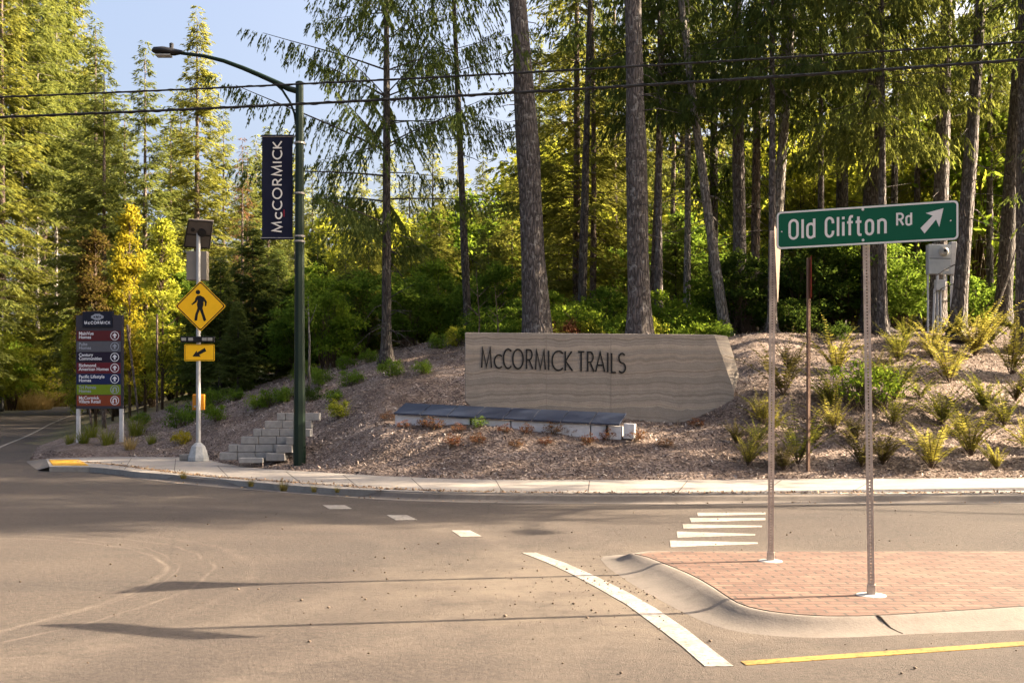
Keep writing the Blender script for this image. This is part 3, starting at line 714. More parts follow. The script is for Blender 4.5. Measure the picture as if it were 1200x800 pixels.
def add_trees():
    for i, (k, px, Y, sc, lab) in enumerate(TREES_LEFT):
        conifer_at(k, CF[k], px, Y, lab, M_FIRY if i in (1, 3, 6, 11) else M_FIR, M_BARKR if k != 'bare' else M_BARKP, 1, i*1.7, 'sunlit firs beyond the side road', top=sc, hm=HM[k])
    for i, (px, Y, top, w_) in enumerate([(-130, 80, -120, 'nearest past the left edge of the photo'), (-190, 66, -80, 'second past the left edge'), (-270, 84, -60, 'third past the left edge'), (-350, 70, -60, 'fourth past the left edge'), (-450, 60, -40, 'fifth past the left edge'), (-560, 66, 0, 'farthest past the left edge')]):
        k = ('tall1', 'tall2', 'slim')[i % 3]; conifer_at(k, CF[k], px, Y, 'tall fir across the side road, '+w_, M_FIR, M_BARKR, 1, i*2.3, 'sunlit firs beyond the side road', top=top, hm=HM[k])
    conifer_at('deadt', CF['deadt'], 284, 60, 'thin half-dead fir with rusty brown twigs left of the banner', M_RUST, M_BARKR, .80, 1, 'sunlit firs beyond the side road', top=160, hm=20)
    far = [(334, 105, 152, 'small far fir top just right of the banner and lamp pole'), (366, 98, 195, 'far fir behind the drooping branches right of the lamp pole'), (392, 112, 188, 'far fir showing through the drooping branches, third from the pole'), (424, 104, 182, 'far pale fir just left of the thin dark trunk'),
           (455, 118, 165, 'far pale fir directly behind the thin dark trunk'), (480, 100, 190, 'small far fir between the two thin dark trunks, left one'), (507, 112, 163, 'far pointed fir between the two thin dark trunks'), (536, 104, 168, 'far fir directly behind the second thin trunk'),
           (566, 114, 178, 'far fir left of the double trunk'), (592, 98, 200, 'far darker fir partly hidden by the double trunk'), (300, 112, 158, 'far fir top between banner and pointed firs'), (350, 118, 175, 'far fir behind the lamp pole')]
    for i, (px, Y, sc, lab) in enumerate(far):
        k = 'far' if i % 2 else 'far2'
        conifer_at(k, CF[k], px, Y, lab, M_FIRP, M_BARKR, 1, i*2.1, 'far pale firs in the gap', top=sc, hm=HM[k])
    right = [(632, 110, 40), (668, 84, -30), (712, 118, 0), (752, 94, -60), (800, 76, -100), (846, 104, -40), (896, 88, -60), (944, 124, -10), (1000, 80, -100), (1052, 98, -60), (1106, 114, -20), (1160, 84, -90), (1220, 106, -40), (1285, 92, -60)]
    wh = ['behind the double trunk', 'behind the layered yellow fir', 'left of the grey-scaled thick trunk', 'right behind the grey-scaled thick trunk', 'behind the palest leaning trunk', 'behind the cluster of close trunks', 'just left of the green road sign', 'above the left end of the green road sign', 'above the word Old on the road sign', 'above the word Clifton', 'behind the straight trunk above the arrow', 'right of the road sign', 'at the right edge of the photo', 'just past the right edge of the photo']
    for i, ((px, Y, sc), w_) in enumerate(zip(right, wh)):
        k = ('tall1', 'far', 'tall2', 'far2')[i % 4]
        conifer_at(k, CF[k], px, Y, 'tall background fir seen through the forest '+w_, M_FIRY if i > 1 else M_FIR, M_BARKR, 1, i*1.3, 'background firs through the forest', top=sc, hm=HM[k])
    # near, individually shaped trees
    conifer_at('C', lambda: conifer_mesh(33, 21, 4.6, 3.6, 104, .17, leaf=.15, lw=.038, droop=.14, dens=9.5, twd=7, sweepdown=.8, top_e=32, low_e=8, ragged=.4, dead=22, pw=.5, hang=.7, tlf=.22), 453, 33.5,
               'slim dark trunk with long drooping branches against the sky right of the lamp pole', M_FIRD, M_BARKD, name='hemlock_tree', rz=.4)
    conifer_at('D', lambda: conifer_mesh(32, 23, 3.4, 7.6, 75, .155, leaf=.15, lw=.038, droop=.14, dens=9, twd=7, sweepdown=1.0, top_e=30, low_e=8, ragged=.35, dead=12, pw=.55, hang=.7, lean=(-1.0, 0)), 549, 38,
               'thin straight dark trunk with few branches, between the drooping hemlock and the double trunk', M_FIRD, M_BARKD, name='hemlock_tree')
    PB = [  # px at the base, Y, trunk radius, lean over its height, H, crown base, label, bark
     (630, 33.5, .46, -1.6, 27, 15.5, 'thick dark double trunk leaning left behind the left half of the stone wall', M_BARK, 41, .45),
     (750, 32.5, .39, -.35, 28, 15.0, 'thick straight grey trunk with pale scales behind the middle of the stone wall', M_BARK, 42, 0),
     (681, 38, .17, .4, 24, 12, 'thin mossy trunk midway between the double trunk and the thick grey one', M_BARKD, 43, 0),
     (694, 43, .15, -.2, 22, 11, 'thin sunlit trunk with hanging dead twigs left of the thick grey trunk', M_BARKR, 44, .2),
     (765, 42, .20, .5, 25, 12, 'thin reddish trunk close behind the right side of the thick grey trunk', M_BARKR, 45, 0),
     (805, 40, .15, -.1, 24, 12, 'slender sunlit trunk standing alone right of the thick grey trunk', M_BARKP, 46, .1),
     (851, 36, .19, -1.7, 25, 13, 'pale grey trunk leaning left, the lightest of the close cluster', M_BARKP, 47, -.3),
     (868, 38, .27, -.2, 27, 13, 'thick grey trunk with pale spots in the middle of the cluster', M_BARK, 48, 0),
     (884, 40, .20, .2, 26, 12, 'reddish brown trunk deep in the cluster', M_BARKR, 49, 0),
     (899, 37, .22, .9, 26, 12, 'furrowed pale trunk leaning right at the right side of the cluster', M_BARKP, 50, .25),
     (912, 42, .22, .3, 25, 12, 'dark brown trunk at the right rear of the cluster', M_BARKD, 51, 0),
     (834, 42, .17, .1, 24, 12, 'dark trunk at the left rear of the cluster', M_BARKD, 52, 0),
     (985, 42, .30, .2, 27, 10, 'dark trunk half hidden by hanging green boughs above the road sign', M_BARKD, 53, 0),
     (1024, 36.5, .46, .0, 29, 9.5, 'very thick furrowed dark trunk right above the road sign', M_BARKD, 54, 0),
     (1046, 40, .16, .2, 24, 11, 'thin dark trunk touching the right side of the very thick one', M_BARKD, 55, 0),
     (1098, 35.5, .29, .5, 27, 13, 'straight reddish grey trunk rising behind the meter cabinet above the arrow', M_BARK, 56, 0),
     (1121, 34, .26, .95, 26, 13, 'trunk leaning right beside the meter cabinet, passing the right end of the road sign', M_BARK, 57, .15),
     (1174, 37, .30, .9, 27, 12, 'dark trunk nearest the right edge, with a sunlit stick leaning on it', M_BARKD, 58, .1),
     (720, 57, .2, 0, 26, 9, 'distant trunk deep in the wood left of the thick grey trunk', M_BARKR, 59, 0),
     (785, 59, .2, .3, 26, 9, 'distant trunk deep in the wood left of the slender sunlit trunk', M_BARKR, 60, 0),
     (944, 58, .2, -.3, 26, 9, 'distant trunk deep in the wood left of the hanging green boughs', M_BARKR, 61, 0),
     (1072, 56, .22, .2, 26, 9, 'distant trunk deep in the wood above the arrow', M_BARKR, 62, 0),
     (1200, 46, .2, .2, 26, 9, 'trunk deep in the wood right at the photo edge', M_BARKP, 63, 0)]
    for px, Y, r, ln, H, hb, lab, bk, sd_, bnd in PB:
        big = Y < 50
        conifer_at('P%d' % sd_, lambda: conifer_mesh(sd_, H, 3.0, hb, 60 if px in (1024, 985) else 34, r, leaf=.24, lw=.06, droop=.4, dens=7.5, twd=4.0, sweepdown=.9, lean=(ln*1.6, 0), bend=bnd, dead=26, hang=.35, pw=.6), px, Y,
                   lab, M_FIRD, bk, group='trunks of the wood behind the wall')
    # second stem of the double trunk
    # boughs hanging in the upper right: low-crowned hemlocks
    HG = [(772, 37, 15, 3.4, 8.0, 'hemlock with low hanging boughs just right of the thick grey trunk', 71, M_FIRD), (905, 34.5, 16, 3.6, 8.0, 'hemlock with hanging boughs left above the road sign', 72, M_FIRD),
          (962, 39, 17, 3.6, 7.2, 'hemlock with lower boughs hanging over the left of the road sign', 73, M_FIRD), (1034, 34.2, 15, 3.6, 6.4, 'hemlock with thick boughs over the word Rd', 74, M_FIR), (1075, 43, 20, 4.0, 4.0, 'yellow-green hemlock behind the arrow trunk', 75, M_FIRY), (1160, 41, 18, 3.6, 6.5, 'hemlock at the top right corner', 76, M_FIR),
          (838, 42.5, 20, 3.6, 5.5, 'hemlock behind the trunk cluster', 77, M_FIRD), (745, 61, 26, 3.8, 4.5, 'dark green fir behind the thick grey trunk', 78, M_FIR), (930, 56, 22, 3.8, 3.0, 'sunlit hemlock behind the gap left above the road sign', 79, M_FIRY)]
    for px, Y, H, r, hb, lab, sd_, mm in HG:
        conifer_at('H%d' % sd_, lambda: conifer_mesh(sd_, H, r*.85, hb, 120, .16, leaf=.22, lw=.05, droop=.45, dens=8.5, twd=4.6, sweepdown=1.0, top_e=20, low_e=-6, ragged=.3, hang=.6, pw=.5), px, Y, lab, mm, M_BARK, name='hemlock_tree', group='hemlocks with hanging boughs')
    # the layered, sunlit fir between the double trunk and the grey one
    conifer_at('L1', lambda: conifer_mesh(81, 24, 3.8, 2.2, 210, .20, leaf=.27, lw=.065, droop=.22, dens=8.5, twd=4.6, sweepdown=.35, top_e=25, low_e=-4, ragged=.3, pw=.6), 676, 44, 'layered yellow-green fir between the double trunk and the thick grey trunk', M_FIRY, M_BARKR)
    conifer_at('L2', lambda: conifer_mesh(82, 20, 3.2, 2.2, 170, .18, leaf=.27, lw=.065, droop=.22, dens=8.5, twd=4.6, sweepdown=.35, top_e=25, low_e=-4, ragged=.3, pw=.6), 722, 64, 'second layered fir, hidden in part by the thick grey trunk', M_FIRY, M_BARKR)
    # young dark firs left of the lamp pole
    for i, (px, Y, sc, lab) in enumerate([(258, 41, .80, 'young dark fir right behind the crossing sign'), (296, 43, .98, 'tallest young dark fir left of the lamp pole'), (326, 46, .82, 'young dark fir touching the lamp pole on its left'), (279, 38.5, .50, 'smallest young dark fir in front of the others'), (236, 46, .80, 'young dark fir seen left of the crossing sign'), (372, 50, .85, 'young fir right of the lamp pole')]):
        conifer_at('small', CF['small'], px, Y, lab, M_FIRD, M_BARKD, sc, i*1.9, 'young dark firs')
    for i, (px, Y, top, lab) in enumerate([(405, 43, 285, 'feathery young hemlock left of the slim dark trunk'), (432, 46, 240, 'taller feathery hemlock just left of the slim dark trunk'), (482, 44, 262, 'feathery young hemlock just right of the slim dark trunk'), (515, 47, 235, 'tall feathery hemlock between the two thin dark trunks'), (572, 45, 250, 'feathery young hemlock left of the double trunk'), (600, 48, 215, 'feathery hemlock right behind the double trunk'), (345, 47, 270, 'feathery young hemlock behind the lamp pole'), (655, 47, 262, 'feathery young hemlock right of the double trunk'), (792, 46, 250, 'feathery young hemlock right of the thick grey trunk'), (938, 45, 205, 'feathery young hemlock above the left end of the road sign'), (1072, 47, 200, 'feathery young hemlock above the letters Rd'), (1150, 45, 230, 'feathery young hemlock right of the road sign')]):
        conifer_at('young', CF['young'], px, Y, lab, M_FIRY if i in (1, 3, 5, 9, 10) else M_FIR, M_BARKD, 1, i*1.9, 'feathery young hemlocks', name='hemlock_tree', top=top, hm=9)
    # off the frame to the right, the wood goes on: these shade the bank
    for i, (x, y, H, r, hb, nb_) in enumerate([(17.5, 29.5, 22, 3.4, 11.0, 170), (20.5, 25.2, 27, 2.8, 14.5, 200), (22, 24.5, 26, 3.2, 14.0, 170), (26, 31.0, 27, 3.4, 13, 150), (24, 20.5, 25, 2.6, 14, 110), (16.5, 33, 24, 3.2, 10, 140), (31, 26, 29, 3.2, 16, 120), (27.5, 21.3, 32, 3.0, 15, 260), (24.5, 19.6, 27, 2.3, 14.5, 220), (15.6, 23.4, 13, 2.2, 3.6, 60), (17.5, 30.2, 15, 2.6, 4.2, 60), (21, 27.2, 16, 2.6, 5.5, 60)]):
        conifer_at('O%d' % i, lambda: conifer_mesh(90+i, H, r, hb, nb_, .28, leaf=.26, lw=.08, droop=.45, dens=4.4, twd=4.0, sweepdown=.8, hang=.3, pw=.5), 0, 0, '%s fir of the roadside row beyond the right edge' % ('first second third fourth fifth sixth seventh eighth ninth tenth eleventh twelfth'.split()[i]), M_FIRD, M_BARK, world=(x, y, gz(x, y)), group='roadside firs beyond the right edge')
add_trees()

# ---------------------------------------------------------------- broadleaf trees, shrubs, ferns
BF = dict(
    bush=lambda: broad_mesh(101, 1.5, .9, 4200, .12, stems=7, low=.05, blobs=45),
    bush2=lambda: broad_mesh(102, 1.2, 1.2, 4200, .11, stems=9, low=.05, blobs=70),
    tallb=lambda: broad_mesh(103, 4.2, 1.7, 7500, .20, stems=6, low=.4, stem_r=.03, gap=.8, blobs=60),
    tallb2=lambda: broad_mesh(104, 5.0, 1.9, 7500, .21, stems=7, low=.2, stem_r=.03, gap=.9, blobs=55),
    high=lambda: broad_mesh(105, 9.0, 2.8, 10000, .30, stems=4, low=1.6, stem_r=.05, gap=.9, blobs=60),
    colm=lambda: broad_mesh(106, 8.2, .85, 8500, .15, shape='column', stem_r=.045, low=1.4, gap=.5, blobs=110),
    low=lambda: broad_mesh(107, .42, .50, 1900, .06, stems=5, low=.02, blobs=24, stem_r=.008),
    tiny=lambda: broad_mesh(108, .34, .26, 520, .045, .028, stems=6, low=.03, blobs=22, stem_r=.006, gap=.9),
    sprig=lambda: broad_mesh(109, .62, .40, 800, .06, .034, stems=8, low=.05, blobs=26, stem_r=.007, gap=.9),
)
def plant_at(k, px, Y, label, mat, name, cat, sc=1, rz=0, group=None, sz=None, pos=None, leafname='foliage', stemname='stem', smat=None):
    sm, fm = proto(k, BF[k]); x, y, z = pos if pos else at(px, Y)
    e = empty(name, (x, y, z-.02), rz, label, cat, group); e.scale = (sc, sc, sz or sc)
    smat = smat or M_STEM
    for m_, mm in ((sm, smat), (fm, mat)):
        if len(m_.materials) == 0: m_.materials.append(mm)
    link(stemname, sm, None, e); f = link(leafname, fm, None, e)
    if fm.materials[0] is not mat: f.material_slots[0].link = 'OBJECT'; f.material_slots[0].material = mat
    return e
def add_plants():
    g = 'narrow young street trees'
    for px, Y, sc, sz, mat, lab in [(152, 48.5, .95, 1.22, M_GOLD, 'narrow golden-yellow tree, the brightest, right of the directory board'), (112, 50, 1.12, 1.16, M_RBRN, 'narrow tree with dull red-brown crown behind the directory board'),
                                    (190, 47, 1.08, 1.06, M_LIME, 'narrow lime-green tree just left of the crossing sign'), (170, 51, 1.05, .98, M_LIME, 'lime-green tree between the golden tree and the crossing sign'), (132, 52, .95, .84, M_LIME, 'yellow-green narrow tree between the red-brown and golden trees'), (207, 52, 1.0, .85, M_MIDG, 'green narrow tree hidden behind the crossing sign pole'), (90, 52, .9, .72, M_LIME, 'yellow-green narrow tree seen left of the directory board')]:
        plant_at('colm', px, Y, lab, mat, 'street_tree', 'tree', sc, px*.3, g, sz, leafname='crown', stemname='trunk')
    g = 'sunlit brush along the side road'
    for i, (px, Y, k, sc, mat, lab) in enumerate([(-20, 86, 'tallb', 1.8, M_LIME, 'yellow-green brush at the left edge of the photo'), (12, 94, 'high', .75, M_BRGT, 'green young tree behind the thin black post'), (38, 103, 'tallb2', 1.5, M_LIME, 'yellow brush behind the rusty grass bush'), (60, 110, 'high', 1.1, M_LIME, 'taller yellow-green brush above the rusty grass bush'),
                                     (82, 117, 'tallb', 2.0, M_BRGT, 'bright green brush left of the directory board'), (104, 126, 'tallb2', 1.8, M_LIME, 'brush glowing yellow behind the directory board legs'), (160, 66, 'tallb', 1.1, M_LIME, 'brush under the golden tree'), (195, 62, 'tallb2', 1.0, M_BRGT, 'brush under the lime-green tree'), (225, 56, 'tallb', 1.0, M_MIDG, 'green brush left of the young dark firs'), (110, 84, 'high', 1.0, M_FIRP, 'pale far brush above the end of the side road'), (150, 92, 'high', 1.1, M_LIME, 'far brush where the side road bends away'), (135, 60, 'tallb', .9, M_LIME, 'yellow-green brush seen between directory board and golden tree'), (178, 58, 'tallb2', .9, M_LIME, 'yellow-green brush low behind the lime-green tree'), (212, 66, 'high', .7, M_BRGT, 'tall green brush left of the crossing diamond'), (238, 62, 'high', .75, M_BRGT, 'tall green brush right of the crossing diamond'), (25, 100, 'high', .9, M_LIME, 'yellow-green brush under the bare trunks at the left edge')]):
        plant_at(k, px, Y, lab, mat, 'roadside_brush', 'shrub', sc, i*1.1, g)
    g = 'leafy undergrowth at the edge of the wood'
    U = [(352, 40, 'tallb', .75, M_MIDG, 'leafy shrub just right of the lamp pole'), (388, 38, 'tallb2', .70, M_BRGT, 'bright green vine maple right of the lamp pole'), (374, 46, 'high', .5, M_BRGT, 'tall light-green maple under the drooping boughs'), (420, 42, 'tallb2', .72, M_MIDG, 'leafy maple left of the slim dark trunk'),
         (476, 40, 'tallb', .7, M_MIDG, 'leafy shrub right of the slim dark trunk'), (510, 43, 'tallb2', .75, M_BRGT, 'light-green maple between the two thin dark trunks'), (545, 40, 'tallb', .65, M_MIDG, 'leafy shrub at the foot of the second thin trunk'), (584, 39, 'tallb2', .6, M_MIDG, 'leafy shrub left of the double trunk'), (440, 50, 'high', .8, M_LIME, 'yellow-green maple behind the slim dark trunk'),
         (500, 54, 'high', .85, M_LIME, 'yellow-green maple in the gap between thin trunks'), (560, 52, 'high', .9, M_BRGT, 'green maple left behind the double trunk'), (400, 56, 'high', .9, M_LIME, 'sunlit maple behind the vine maple'), (590, 58, 'high', 1.0, M_LIME, 'yellow-green maple right behind the double trunk'),
         (648, 37, 'bush', 1.1, M_BRGT, 'light-green salal at the foot of the double trunk'), (676, 36, 'bush2', .95, M_BRGT, 'sunlit salal between double and grey trunks'), (704, 38, 'bush', 1.2, M_MIDG, 'dark salal left of the thick grey trunk'), (738, 35.5, 'bush2', .75, M_BRGT, 'salal in front of the thick grey trunk foot'), (774, 37, 'bush', 1.1, M_BRGT, 'salal right of the thick grey trunk'), (806, 36, 'bush2', 1.0, M_BRGT, 'vivid green fern-like bush above the wall'), (836, 38, 'tallb', .62, M_MIDG, 'dark shrub at the foot of the trunk cluster, left'),
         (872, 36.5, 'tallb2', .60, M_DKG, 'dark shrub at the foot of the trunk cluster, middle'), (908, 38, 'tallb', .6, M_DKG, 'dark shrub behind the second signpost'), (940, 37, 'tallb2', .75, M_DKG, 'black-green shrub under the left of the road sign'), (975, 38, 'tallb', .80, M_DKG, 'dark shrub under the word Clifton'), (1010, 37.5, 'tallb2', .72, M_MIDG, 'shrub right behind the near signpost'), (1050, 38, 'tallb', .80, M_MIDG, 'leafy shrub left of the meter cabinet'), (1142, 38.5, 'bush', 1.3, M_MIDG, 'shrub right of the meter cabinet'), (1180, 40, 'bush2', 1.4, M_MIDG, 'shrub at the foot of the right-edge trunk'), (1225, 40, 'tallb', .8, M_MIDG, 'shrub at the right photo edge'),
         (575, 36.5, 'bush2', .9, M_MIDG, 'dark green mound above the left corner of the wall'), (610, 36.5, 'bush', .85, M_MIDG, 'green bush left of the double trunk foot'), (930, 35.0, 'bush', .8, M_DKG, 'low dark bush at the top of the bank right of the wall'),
         (640, 56, 'high', 1.30, M_LIME, 'glowing maple behind the double trunk'), (690, 66, 'high', 1.43, M_LIME, 'glowing maple behind the layered fir'), (735, 50, 'tallb2', 1.0, M_MIDG, 'maple left of the thick grey trunk'), (790, 53, 'high', .8, M_MIDG, 'maple behind the slender sunlit trunk'), (825, 70, 'high', 1.43, M_LIME, 'glowing maple behind the pale leaning trunk'), (945, 47, 'high', 1.17, M_LIME, 'sunlit maple glowing above the left of the road sign'), (985, 60, 'high', 1.43, M_LIME, 'glowing maple above the word Clifton'), (1070, 50, 'high', 1.30, M_LIME, 'glowing maple left of the arrow trunk'), (1150, 44, 'high', 1.30, M_BRGT, 'bright maple right of the road sign'), (1195, 55, 'high', 1.43, M_LIME, 'bright yellow-green maple at the right edge'), (1130, 64, 'high', 1.56, M_LIME, 'yellow maple behind the leaning trunk'), (1250, 74, 'high', 1.2, M_LIME, 'maple past the right edge'), (1040, 71, 'high', 1.56, M_LIME, 'glowing maple behind the very thick trunk'), (880, 62, 'high', 1.43, M_BRGT, 'maple glowing through the trunk cluster'), (1100, 46, 'tallb2', .9, M_BRGT, 'bright shrub behind the meter cabinet')]
    for i, (px, Y, k, sc, mat, lab) in enumerate(U): plant_at(k, px, Y, lab, mat, 'understory_shrub', 'shrub', sc, i*1.37, g)
    # ground cover along the crest and on the left of the bank
    g = 'low green shrubs on the mulch bank'
    Lw = [(470, 400, 1.2, M_MIDG, 'at the crest left of the wall'), (498, 394, 1.4, M_BRGT, 'with bright tips on the crest left of the wall'), (525, 392, 1.5, M_MIDG, 'directly left of the wall top'), (538, 405, 1.3, M_LIME, 'with yellow tips touching the left end of the wall'), (515, 408, 1.0, M_MIDG, 'just below the crest near the wall'), (458, 441, 1.0, M_MIDG, 'on the open slope left of the wall'), (494, 438, .8, M_MIDG, 'on the slope nearest the wall'), (410, 452, 1.0, M_MIDG, 'midway up the slope right of the lamp pole'), (406, 432, .9, M_MIDG, 'above the mid slope right of the lamp pole'), (399, 488, .9, M_LIME, 'with yellow leaves right of the block wall top'), (432, 425, .9, M_MIDG, 'high on the slope under the slim trunk'), (390, 472, .8, M_MIDG, 'right beside the lamp pole'),
          (212, 500, 1.5, M_MIDG, 'biggest, left of the crossing pole'), (252, 478, 1.3, M_MIDG, 'right of the orange push button'), (254, 492, 1.0, M_BRGT, 'below the one right of the push button'), (213, 520, .8, M_GOLD, 'yellow, left of the crossing pole foot'), (300, 480, 1.0, M_BRGT, 'above the left end of the block wall'), (318, 476, 1.1, M_MIDG, 'above the block wall'), (338, 470, .9, M_MIDG, 'left of the lamp pole above the block wall'), (288, 458, 1.0, M_MIDG, 'upper slope left of the lamp pole'), (326, 438, 1.2, M_MIDG, 'crest left of the lamp pole'), (275, 470, .9, M_MIDG, 'mid slope between crossing pole and lamp pole'), (358, 445, 1.2, M_MIDG, 'under the vine maple'), (378, 450, 1.0, M_MIDG, 'right of the sapling stake'), (366, 470, .9, M_DKG, 'dark one behind the lamp pole'), (165, 497, .9, M_MIDG, 'right of the directory board')]
    for i, (px, py, sc, mat, lab) in enumerate(Lw): plant_at('low', 0, 0, 'low leafy shrub '+lab, mat, 'low_shrub', 'shrub', sc*.70, i*1.3, g, sz=sc*1.25, pos=hit(px, py))
    g = 'leafy plants on the crest above the wall'
    for i, (px, Y, sc, mat, lab) in enumerate([(560, 35, 1.2, M_MIDG, 'above the left corner of the wall'), (590, 35, 1.2, M_MIDG, 'left of the letters above the wall top'), (618, 35, 1.2, M_BRGT, 'above the letters Mc'), (645, 34.8, 1.2, M_LIME, 'right of the double trunk foot'), (660, 35, 1.2, M_RED, 'reddish, above the letter K'), (690, 35, 1.2, M_LIME, 'yellow, above the word Trails'), (716, 35, 1.1, M_MIDG, 'left of the grey trunk foot'), (760, 35, 1.3, M_LIME, 'right of the grey trunk foot'), (788, 35, 1.2, M_MIDG, 'above the right part of the wall'), (815, 35, 1.2, M_BRGT, 'vivid, above the right part of the wall'), (842, 35, .9, M_MIDG, 'above the right end of the wall'), (975, 33, 1, M_DKG, 'at the top of the bank beside the thin post')]):
        plant_at('low', px, Y, 'low leafy plant '+lab, mat, 'low_shrub', 'shrub', sc, i*1.9, g, sz=sc*1.5)
    g = 'small reddish shrubs round the dark panels'
    Rd = [(474, 501), (497, 500), (508, 503), (537, 506), (562, 501), (592, 507), (617, 508), (648, 508), (672, 510), (690, 522), (606, 525), (560, 520), (745, 517), (779, 524), (712, 516), (640, 522), (455, 492), (530, 523), (815, 500)]
    wr = ['first from the left end of the panels', 'second from the left end, close to the third', 'third from the left end', 'fourth from the left, under the panel seam', 'green one, fifth from the left', 'brightest one under the middle panels', 'one just right of the middle', 'one left of the right panel end', 'last one under the panels', 'one in the mulch below the right panel end', 'one lying low below the middle panels', 'one low in the mulch below the green one', 'red one right of the panel end', 'second red one right of the panel end', 'pinkish one beside the concrete end block', 'flat one below the right panels', 'at the left concrete end', 'flat one below the fourth panel', 'at the wall foot near its right end']
    for i, ((px, py), w_) in enumerate(zip(Rd, wr)):
        plant_at('tiny', 0, 0, 'small shrub with sparse reddish leaves, '+w_, M_MIDG if i == 4 else (M_RED if i % 3 != 1 else M_RUST), 'red_shrub', 'shrub', (.62+.35*((i*7) % 5)/5), i*1.2, g, pos=hit(px, py), smat=M_STEM)
    # sword ferns on the right bank
    FR = [(918, 465, 62, 2), (893, 497, 40, 1), (906, 505, 30, 1), (876, 546, 42, 1), (935, 545, 60, 0), (918, 552, 40, 2), (981, 437, 55, 1), (975, 480, 48, 0), (978, 505, 42, 1), (1000, 520, 38, 2), (1010, 548, 52, 2), (1034, 545, 42, 2), (1046, 500, 42, 0), (1092, 550, 62, 1), (1138, 535, 62, 1), (1168, 550, 34, 1), (1204, 525, 40, 1), (1052, 425, 46, 0), (1092, 420, 48, 1), (1142, 418, 62, 1), (1185, 440, 62, 1), (1113, 450, 60, 1), (1104, 498, 52, 0), (1155, 482, 48, 0), (1177, 500, 44, 0), (1048, 470, 60, 0), (1125, 512, 34, 0), (1190, 470, 34, 2), (1160, 405, 40, 0), (1200, 410, 50, 0), (1028, 452, 46, 2), (925, 435, 34, 2), (955, 520, 30, 2), (1078, 468, 30, 0), (1062, 400, 30, 0), (1120, 400, 34, 0), (1215, 480, 50, 0), (1225, 545, 45, 1), (1010, 470, 40, 0), (862, 520, 28, 2), (888, 520, 30, 0)]
    wf = ['tall dusky fern halfway up, just right of the rear signpost', 'yellow fern left of the rear signpost', 'small yellow fern touching the rear signpost', 'straw-coloured fern lowest on the left, near the walk', 'wide dark fern at the foot of the thin post', 'brownish fern between rear signpost and thin post', 'upright pale fern high up, right of the thin post', 'fern mid slope right of the thin post', 'bright star-shaped fern right of the thin post', 'dull fern left of the near signpost', 'brown fern at the near signpost near the walk', 'brown fern just right of the near signpost', 'wide dark fern right of the near signpost', 'biggest bright yellow fern near the walk', 'tall bright yellow fern, second along the walk', 'small bright fern, third along the walk', 'bright fern at the right edge near the walk', 'short fern under the left of the meter cabinet', 'bright fern in front of the meter cabinet', 'long-fronded fern right of the meter cabinet', 'tall bright fern high at the right edge', 'pale fern in the middle of the slope', 'grey-green fern mid slope below the pale one', 'loose fern mid slope towards the right edge', 'dark blue-green fern above the small bright one', 'tall dull fern right of the near signpost, mid slope', 'low fern between the two tall bright ones', 'brownish fern at the right edge, mid slope', 'fern on the crest right of the meter cabinet', 'fern on the crest at the right edge', 'brown fern behind the near signpost, upper slope', 'dusky fern below the dark bushes, upper left', 'flattened brown fern right of the thin post foot', 'small fern left of the pale mid-slope fern', 'small fern on the crest left of the meter cabinet', 'fern on the crest under the leaning trunk', 'fern past the right edge, mid slope', 'fern past the right edge by the walk', 'light fern beside the bright green bush', 'small brown fern left of the yellow ones', 'small fern between the yellow and the dusky ones']
    protos = [proto('fern%d' % k, lambda: fern_mesh(200+k, 17+3*k, .9)) for k in range(4)]
    for i, ((px, py, hpx, tone), w_) in enumerate(zip(FR, wf)):
        x, y, z = hit(px, py); sc = hpx/1200*y/.78*1.16; st, fr = protos[i % 4]; mat = (M_FERN, M_FERN2, M_FERNB)[tone]
        e = empty('sword_fern', (x, y, z-.02), i*2.3, w_, 'fern', 'sword ferns on the right bank'); e.scale = (sc, sc, sc)
        for m_, mm in ((st, M_STEM), (fr, M_FERN)):
            if len(m_.materials) == 0: m_.materials.append(mm)
        link('stalk', st, None, e); f = link('frond', fr, None, e); f.material_slots[0].link = 'OBJECT'; f.material_slots[0].material = mat
    plant_at('sprig', 0, 0, 'vivid green leafy bush behind the near signpost', M_BRGT, 'leafy_bush', 'shrub', 1.9, 1, pos=hit(1004, 478))
    plant_at('sprig', 0, 0, 'vivid green leafy bush right of the near signpost', M_BRGT, 'leafy_bush', 'shrub', 1.7, 2, pos=hit(1030, 478))
    # grasses
    gm = [proto('grass%d' % k, lambda: grass_mesh(300+k)) for k in range(3)]
    GR = [(98, 519, 1.0, M_FERN, 'green grass tuft at the left leg of the directory board'), (126, 521, 1.2, M_FERN, 'grass tuft under the middle of the directory board'), (160, 510, 1.5, M_FERN, 'feathery grass right of the directory board'), (152, 527, .9, M_DRY, 'dry grass tuft nearest the walk, below the directory board'), (108, 512, 1.1, M_FERN, 'grass tuft behind the left leg of the directory board'), (82, 520, .8, M_FERN, 'small grass tuft left of the directory board'), (178, 520, .7, M_FERN, 'small grass tuft between directory board and crossing pole'),
          (332, 575, 0.38, M_FERNB, 'dry weed sprouting between walk and kerb below the lamp pole'), (368, 576.5, 0.26, M_FERNB, 'little dry weed in the kerb gap right of the first'), (395, 577, 0.22, M_FERNB, 'smallest dry weed in the kerb gap'), (215, 561, 0.34, M_FERNB, 'thin dry weed in the kerb gap below the crossing pole'), (294, 570, 0.30, M_FERNB, 'thin dry weed in the kerb gap left of the lamp pole'), (1215, 380, 1.2, M_DRY, 'dry grass at the right edge on the crest'), (900, 389, 1.0, M_DRY, 'dry grass behind the right end of the wall')]
